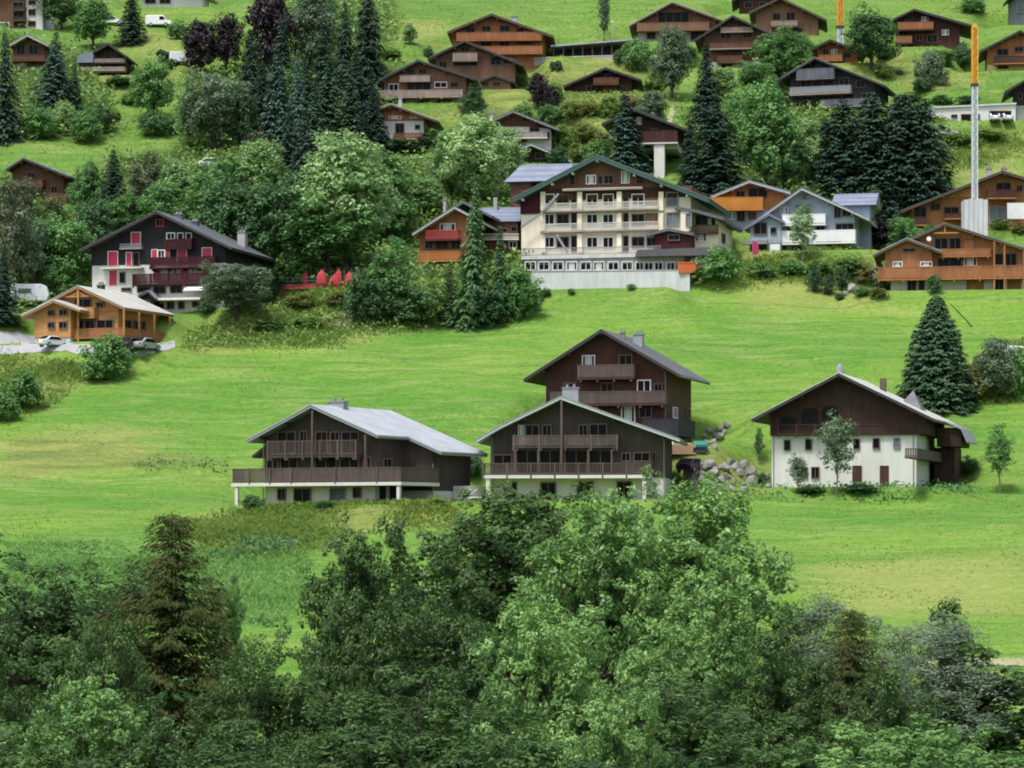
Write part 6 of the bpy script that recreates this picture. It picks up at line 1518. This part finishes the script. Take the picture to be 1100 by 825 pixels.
for px, h, w, tl, lab in ((327.5, .98, 1.25, .03, 'red folded parasol standing apart at the tree end of the terrace'), (346, 1.0, 1.7, -.02, 'widest red folded parasol, second along the terrace'),
                          (357, .72, 1.4, .12, 'shortest leaning red folded parasol between two tall ones'), (363, 1.04, 1.3, .05, 'tallest red folded parasol on the terrace'), (375.5, .88, 1.5, 0, 'red folded parasol nearest the bank thicket')):
    tag(parasol(px, h, w, tl), lab, 'parasol', 'folded parasols on the terrace')
def net_fence():
    a = on(305, 310); b = on(392, 307); o = empty('net_fence', a); tag(o, 'thin netted fence of grey posts behind the red parasols', 'fence')
    d = b-a; n = 12
    for i in range(n+1):
        q = d*(i/n); MB().tube([(q.x, q.y+1.2, q.z-.6), (q.x, q.y+1.2, q.z+2.5)], [.04, .04], 6).build('post', 'fascia_grey', o)
    m = MB()
    for k in range(9):
        z = .1+k*.28; m.bar((0, 1.2, z), (d.x, d.y+1.2, d.z+z), .018)
    for i in range(70):
        q = d*(i/70); m.bar((q.x, q.y+1.2, q.z), (q.x, q.y+1.2, q.z+2.35), .015)
    m.build('netting', 'fascia_green', o)
    m = MB()
    for k in range(3): m.bar((-.2, -.9, .35+k*.45), (d.x, d.y-.9, d.z+.35+k*.45), .05)
    m.build('rail', 'fascia_grey', o)
net_fence()
a = on(304, 312); b = on(384, 309); o = empty('low_barrier', a); tag(o, 'low red barrier boards at the feet of the red parasols', 'barrier'); d = b-a
m = MB(); m.bar((0, -.5, .3), (d.x, d.y-.5, d.z+.3), .05, .42); m.build('board', 'redcloth', o)
for i in range(5): MB().box(d.x*i/4-.05, d.x*i/4+.05, d.y*i/4-.46, d.y*i/4-.38, d.z*i/4-.5, d.z*i/4+.62).build('post', 'fascia_dark', o)
p = on(301, 313); o = empty('gate_post', p); tag(o, 'white capped dark gate post at the terrace steps', 'post'); MB().box(-.22, .22, -.2, .2, -.3, 1.25).build('post', 'fascia_dark', o); MB().box(-.3, .3, -.28, .28, 1.253, 1.5).build('cap', 'white', o)
p = on(364, 305); p.z += 3.2; 
# cranes
def crane(px, pb, pt_grey, pt_top, w, label, d, foot):
    o = empty('crane', ray_at(px, pb, d)); tag(o, label, 'crane')
    s = d/F; H1 = (pb-pt_grey)*s; H2 = (pb-pt_top)*s; r = w*s/2
    def mast(z0, z1, r):
        m = MB(); c = [(-r, -r), (r, -r), (r, r), (-r, r)]
        for x, y in c: m.bar((x, y, z0), (x, y, z1), .16)
        n = max(2, int((z1-z0)/(r*2.)))
        for i in range(n):
            a = z0+(z1-z0)*i/n; b = z0+(z1-z0)*(i+1)/n
            for j in range(4):
                p, q = c[j], c[(j+1) % 4]
                if i % 2: p, q = q, p
                m.bar((*p, a), (*q, b), .09); m.bar((*c[j], b), (*c[(j+1) % 4], b), .07)
        return m
    mast(0, H1, r).build('mast', 'steel', o); mast(H1+.02, H2, r*1.05).build('upper_mast', 'craneyellow', o)
    MB().box(-r*.3, r*.3, -r*.3, r*.3, 0.1, H1).build('ladder_shaft', 'steel', o); MB().box(-r*.6, r*.6, -r*.6, r*.6, H1+.03, H2-.3).build('slewing_shaft', 'craneyellow', o)
    MB().box(-r*1.5, r*1.5, -r*1.5, r*1.5, H1-.35, H1+.01).build('collar', 'fascia_dark', o); MB().box(-r*1.1, r*.9, -r*1.1, r, H2, H2+.5).build('head', 'craneyellow', o)
    if foot:
        f = MB()
        for i in range(5): f.box(-1.55+i*.62, -.97+i*.62, -1.4, 1.4, -3, 3.0+.12*(i % 2))
        f.build('ballast', 'concrete', o)
    return o
HC = cast(1048, 250)
crane(1047, 240, 90, 30, 5., 'tall grey crane mast with yellow upper end on a concrete ballast', HC.y-6, True)
HC2 = cast(903, 56)
crane(902.5, 56, 28, -22, 5.5, 'short yellow crane section at the top edge beside the walnut tree', HC2.y-1, False)
# lamp post on the high meadow
p = on(658, 45); o = empty('lamp_post', p); tag(o, 'single thin grey lamp post on the high meadow', 'lamp post')
MB().tube([(0, 0, -.3), (0, 0, 3.4)], [.09, .06], 6).build('pole', 'metal', o); MB().box(-.25, .25, -.15, .15, 3.402, 3.56).build('lamp_head', 'fwhite', o)
# cars
def car(px, py, yaw, paint, label, van=False, scale=1.):
    o = empty('parked_car' if not van else 'parked_van', on(px, py), RAD(yaw)); tag(o, label, 'car' if not van else 'van'); o.scale = (scale,)*3
    top = 1.48 if not van else 1.95
    if van: prof_ = [(-2.3, .32), (2.25, .32), (2.32, .75), (2.1, .98), (1.45, 1.12), (.95, 1.9), (.75, top), (-2.2, top), (-2.3, 1.0)]
    else: prof_ = [(-2.05, .30), (2.05, .30), (2.14, .55), (2.05, .80), (1.1, .93), (.45, 1.40), (.2, top), (-1.1, top), (-1.75, 1.05), (-2.08, .95), (-2.14, .6)]
    me = MB().prism(prof_, -.86, .86).mesh('body', paint)
    b = link('body', me, o)
    bv = b.modifiers.new('soft', 'BEVEL'); bv.width = .09; bv.segments = 2; bv.limit_method = 'ANGLE'; bv.angle_limit = .3
    if van: side = [(.2, 1.12), (1.25, 1.15), (.85, 1.72), (.2, 1.72)]; ws = ((1.42, 1.17), (.98, 1.84))
    else: side = [(-1.45, .98), (.92, .96), (.32, 1.37), (-1.05, 1.38)]; ws = ((1.08, .97), (.50, 1.37))
    MB().prism(side, -.885, -.868).build('window', 'glass', o); MB().prism(side, .868, .885).build('window', 'glass', o)
    (xa, za), (xb, zb) = ws
    m = MB(); m.v = [(xa+.02, -.7, za+.02), (xa+.02, .7, za+.02), (xb+.02, .62, zb+.02), (xb+.02, -.62, zb+.02), (xa-.03, -.7, za-.03), (xa-.03, .7, za-.03), (xb-.03, .62, zb-.03), (xb-.03, -.62, zb-.03)]
    m.f = [(0,1,2,3),(7,6,5,4),(0,4,5,1),(1,5,6,2),(2,6,7,3),(3,7,4,0)]; m.build('windscreen', 'glass', o)
    if not van:
        m = MB(); m.v = [(-1.72, -.66, 1.08), (-1.72, .66, 1.08), (-1.16, .6, 1.46), (-1.16, -.6, 1.46), (-1.80, -.66, 1.08), (-1.80, .66, 1.08), (-1.24, .6, 1.48), (-1.24, -.6, 1.48)]
        m.f = [(0,1,2,3),(7,6,5,4),(0,4,5,1),(1,5,6,2),(2,6,7,3),(3,7,4,0)]; m.build('rear_window', 'glass', o)
    for x in (-1.32, 1.32):
        for y in (-.8, .8):
            w = MB().tube([(x, y-.11, .32), (x, y+.11, .32)], [.33, .33], 14).build('wheel', 'rubber', o)
            MB().tube([(x, y-.125, .32), (x, y+.125, .32)], [.19, .19], 10).build('rim', 'metal', w)
    for y in (-.62, .62):
        MB().box(-2.17, -2.06, y-.16, y+.16, .72, .88).build('tail_light', 'taillight', o); MB().box(2.02, 2.13, y-.18, y+.18, .62, .76).build('headlight', 'fwhite', o)
    return o
car(120, 27, 5, 'carwhite', 'white parked car half hidden by the tall spruce on its uphill side')
car(171, 29, -4, 'carwhite', 'longer white parked car beside the green bush', van=True)
car(197, 69, 10, 'carwhite', 'white van parked next to the tiny dark shed', van=True)
car(229, 181, 6, 'carwhite', 'white car glimpsed among the trees below the grey willow')
car(57, 373, 48, 'carwhite', 'white car under the corner of the honey timber chalet', scale=.86)
car(143, 377, 60, 'cardark', 'dark car on the driveway beneath the honey chalet gallery, nearer the bush')
car(156, 377, 65, 'carsilver', 'grey car on the driveway beneath the honey chalet gallery, nearer the lane')
car(743, 508, 62, 'cardark', 'dark hatchback parked above the boulder wall')
car(1021, 50, 8, 'carsilver', 'pale car parked in front of the dark red chalet')
car(1068, 131.5, 86, 'carwhite', 'white car under the garage block opening, nearer the crane', scale=.85)
car(1081, 131.5, 94, 'carwhite', 'white car under the garage block opening, nearer the edge', scale=.85)
car(1013, 147, 12, 'carsilver', 'silver car parked at the end of the dark conifer clump')
car(1088, 390, 20, 'carwhite', 'white vehicle half hidden by bushes at the right edge', van=True)
# white caravan
o = empty('caravan', on(31, 328), RAD(4)); tag(o, 'white rounded caravan parked beside the left edge spruce', 'caravan')
b = MB().prism([(-2.4, .4), (2.2, .4), (2.6, 1.2), (2.3, 2.3), (1.6, 2.6), (-2., 2.6), (-2.5, 2.2)], -1.05, 1.05).build('body', 'carwhite', o)
bv = b.modifiers.new('soft', 'BEVEL'); bv.width = .18; bv.segments = 3
MB().box(-1.2, .4, -1.08, -1.055, 1.4, 2.0).build('window', 'glass_pale', o); MB().box(1., 1.6, -1.08, -1.055, .6, 2.1).build('door', 'fwhite', o)
MB().tube([(0, -.95, .32), (0, -.7, .32)], [.32, .32], 12).build('wheel', 'rubber', o); MB().tube([(0, .7, .32), (0, .95, .32)], [.32, .32], 12).build('wheel', 'rubber', o)
# orange container at the hotel
o = empty('skip_container', ray_at(738.5, 294, cast(738, 296).y-.5), RAD(-4)); tag(o, 'orange open skip at the end of the hotel\'s retaining wall', 'skip'); s = o.location.y/F
hw, hh = 10.3*s, 11.5*s
m = MB(); m.prism([(-hw*.9, 0), (hw*.9, 0), (hw, hh), (-hw, hh)], -1, 1); m.build('body', 'container_orange', o)
m = MB()
for i in range(6): x = -hw*.8+hw*1.6*i/5; m.box(x-.05, x+.05, -1.06, -1.003, .1, hh-.1)
m.box(-hw-.05, hw+.05, -1.08, -1.0, hh-.1, hh+.03); m.build('rib', 'container_orange', o)
# teal tank, lumber pile and white sacks behind the twin balcony chalet
o = empty('water_tank', on(752, 484), 0); tag(o, 'teal rounded tank beside the lumber behind the twin balcony chalet', 'tank')
MB().tube([(-.75, 0, .5), (-.7, 0, .5), (.7, 0, .5), (.75, 0, .5)], [.4, .52, .52, .4], 14).build('drum', 'teal', o); MB().box(-.6, .6, -.5, .5, -.3, .08).build('stand', 'fascia_dark', o)
o = empty('lumber_pile', on(732, 486), RAD(6)); tag(o, 'pile of pale boards behind the twin balcony chalet', 'lumber pile')
m = MB(); r = random.Random(2)
for j in range(6):
    for i in range(5): m.box(-1.3+r.uniform(-.2, .1), 1.2+r.uniform(-.1, .25), -.7+i*.28, -.45+i*.28, -.2+j*.17, -.05+j*.17)
m.build('board', 'lumber', o)['kind'] = 'stuff'
o = empty('rubble_bag', on(719, 484), 0); tag(o, 'white rubble bag leaning by the lumber pile', 'bag')
me = bpy.data.meshes.new('sack'); import bmesh
bm = bmesh.new(); bmesh.ops.create_icosphere(bm, subdivisions=3, radius=.7)
for v in bm.verts: v.co = Vector((v.co.x*.8, v.co.y*.8, max(-.5, v.co.z*1.1)+.45+.05*math.sin(v.co.x*9+v.co.y*7)))
bm.to_mesh(me); bm.free(); me.materials.append(MATS['white']); link('sack', me, o)
# pink banner by the blue grey chalet
o = empty('banner', ray_at(811, 277, cast(811, 280).y-1.), 0); tag(o, 'pink upright banner in front of the blue grey chalet entrance', 'banner'); s = o.location.y/F
MB().tube([(-.35, 0, -1), (-.35, 0, 19*s)], [.04, .03], 6).build('pole', 'fascia_grey', o)
m = MB(); m.prism([(-.3, 3*s), (.42, 4*s), (.48, 12*s), (.3, 17*s), (-.3, 18.5*s)], -.03, .03); m.build('cloth', 'pinkcloth', o)
# garden stones by the orange chalet
p = on(1034, 352); o = empty('leaning_pole', p); tag(o, 'dark wooden pole leaning over the meadow above the large solitary conifer', 'pole')
MB().tube([(1.6, 0, -.4), (-.2, 0, 1.6), (-1.6, 0, 3.0)], [.08, .07, .05], 6).build('pole', 'bark', o)
a = on(558, 69); b = on(668, 66); o = empty('garden_wall', a); tag(o, 'low pale garden wall below the long dark shelter', 'wall'); d = b-a
m = MB(); m.bar((0, 0, .3), (d.x, d.y, d.z+.3), .3, 1.3); m.build('wall_face', 'greystone', o)
m = MB(); m.bar((0, 0, 1.0), (d.x, d.y, d.z+1.0), .42, .1); m.build('coping', 'concrete', o)
# boulders
RK = []
for s in range(4):
    bm = bmesh.new(); bmesh.ops.create_icosphere(bm, subdivisions=3, radius=.5); r = random.Random(s)
    ks = [(Vector((r.gauss(0, 1), r.gauss(0, 1), r.gauss(0, 1))).normalized(), r.uniform(.24, .38)) for _ in range(18)]
    for v in bm.verts:
        for k, dd in ks:
            e = v.co.dot(k)-dd
            if e > 0: v.co -= k*e*.9
    me = bpy.data.meshes.new('boulder'); bm.to_mesh(me); bm.free(); me.materials.append(MATS['rock']); RK.append(me)
rr = random.Random(11)
def boulder(px, py, w, label, group):
    p = on(px, py); o = link('boulder', RK[rr.randrange(4)]); s = w/F*p.y
    o.location = p+Vector((0, 0, s*.22)); o.rotation_euler = (rr.uniform(-.4, .4), rr.uniform(-.4, .4), rr.uniform(0, 6.28)); o.scale = (s*1.15, s, s*1.0)
    tag(o, label, 'boulder', group)
WALLB = [(752, 503), (762, 501), (774, 503), (786, 501), (797, 503), (808, 508), (746, 511), (757, 511), (769, 512), (781, 513), (793, 512), (803, 515), (751, 519), (763, 521), (775, 520), (787, 521), (799, 522), (808, 521), (741, 517), (737, 509), (758, 527), (772, 528), (786, 528), (744, 524), (798, 527), (810, 515), (815, 520), (779, 506), (791, 507), (757, 506), (767, 507), (803, 508)]
for px, py in WALLB: boulder(px+rr.uniform(-2, 2), py+rr.uniform(-1.5, 1.5), rr.uniform(10, 15), 'pale grey boulder stacked in the stone wall between chalets and farmhouse', 'boulders of the stone wall')
for px, py in [(700, 512), (708, 517), (716, 513), (699, 523), (707, 528), (718, 522), (726, 517), (700, 534), (712, 536)]: boulder(px, py, rr.uniform(9, 14), 'grey boulder heaped beside the twin balcony chalet\'s corner', 'boulders beside the chalet corner')
for px, py in [(757, 470), (763, 465), (769, 470), (774, 463), (780, 459), (766, 477), (773, 472), (768, 482), (760, 478), (778, 466)]: boulder(px, py, rr.uniform(7, 12), 'grey boulder in the heap uphill of the teal tank', 'boulders of the upper heap')
for px, py in [(820, 521), (826, 524), (823, 514)]: boulder(px, py, rr.uniform(7, 10), 'grey boulder against the farmhouse\'s white corner', 'boulders at the farmhouse corner')
for px, py, w in [(915, 314, 14), (928, 316, 12), (938, 302, 12), (934, 294, 12), (908, 318, 10), (944, 288, 11), (920, 302, 10), (950, 306, 9)]: boulder(px, py, w, 'pale stone of the rock garden beside the orange chalet', 'rock garden stones')
# ------------------------------------------------------------------ camera, sky, sun
cam = bpy.data.cameras.new('camera'); co = bpy.data.objects.new('camera', cam); COL.objects.link(co)
co.rotation_euler = (math.pi/2, 0, 0); cam.sensor_width = 36; cam.lens = 36*F/1100; cam.shift_y = (HY-412.5)/1100
cam.clip_start = .5; cam.clip_end = 4000; SC.camera = co
wd = bpy.data.worlds.new('World'); SC.world = wd; wd.use_nodes = True
t = wd.node_tree; sky = t.nodes.new('ShaderNodeTexSky'); sky.sky_type = 'NISHITA'; sky.sun_disc = False
EL, AZ = RAD(64), RAD(214)   # azimuth clockwise from +Y: behind the camera, from the left
sky.sun_elevation = EL; sky.sun_rotation = AZ; sky.dust_density = 3.; sky.air_density = 1.; sky.ozone_density = 1.
hs = t.nodes.new('ShaderNodeHueSaturation'); hs.inputs['Saturation'].default_value = .6
t.links.new(sky.outputs[0], hs.inputs['Color']); t.links.new(hs.outputs[0], t.nodes['Background'].inputs['Color'])
t.nodes['Background'].inputs['Strength'].default_value = .10
sl = bpy.data.lights.new('sun', 'SUN'); so = bpy.data.objects.new('sun', sl); COL.objects.link(so)
sl.energy = 1.5; sl.angle = RAD(10); sl.color = (1, .98, .94)
dv = Vector((math.sin(AZ)*math.cos(EL), math.cos(AZ)*math.cos(EL), math.sin(EL)))
so.rotation_euler = dv.to_track_quat('Z', 'Y').to_euler()
so.location = (0, -20, 60)
vs = SC.view_settings; vs.view_transform = 'Standard'; vs.look = 'None'; vs.exposure = 1.14; vs.gamma = 1; vs.use_curve_mapping = False
SC.render.engine = 'CYCLES'
c = SC.cycles; c.max_bounces = 5; c.diffuse_bounces = 3; c.glossy_bounces = 2; c.transmission_bounces = 2; c.transparent_max_bounces = 4; c.caustics_reflective = False; c.caustics_refractive = False
c.use_denoising = True; c.use_adaptive_sampling = True; c.adaptive_threshold = .02; c.filter_width = 1.9
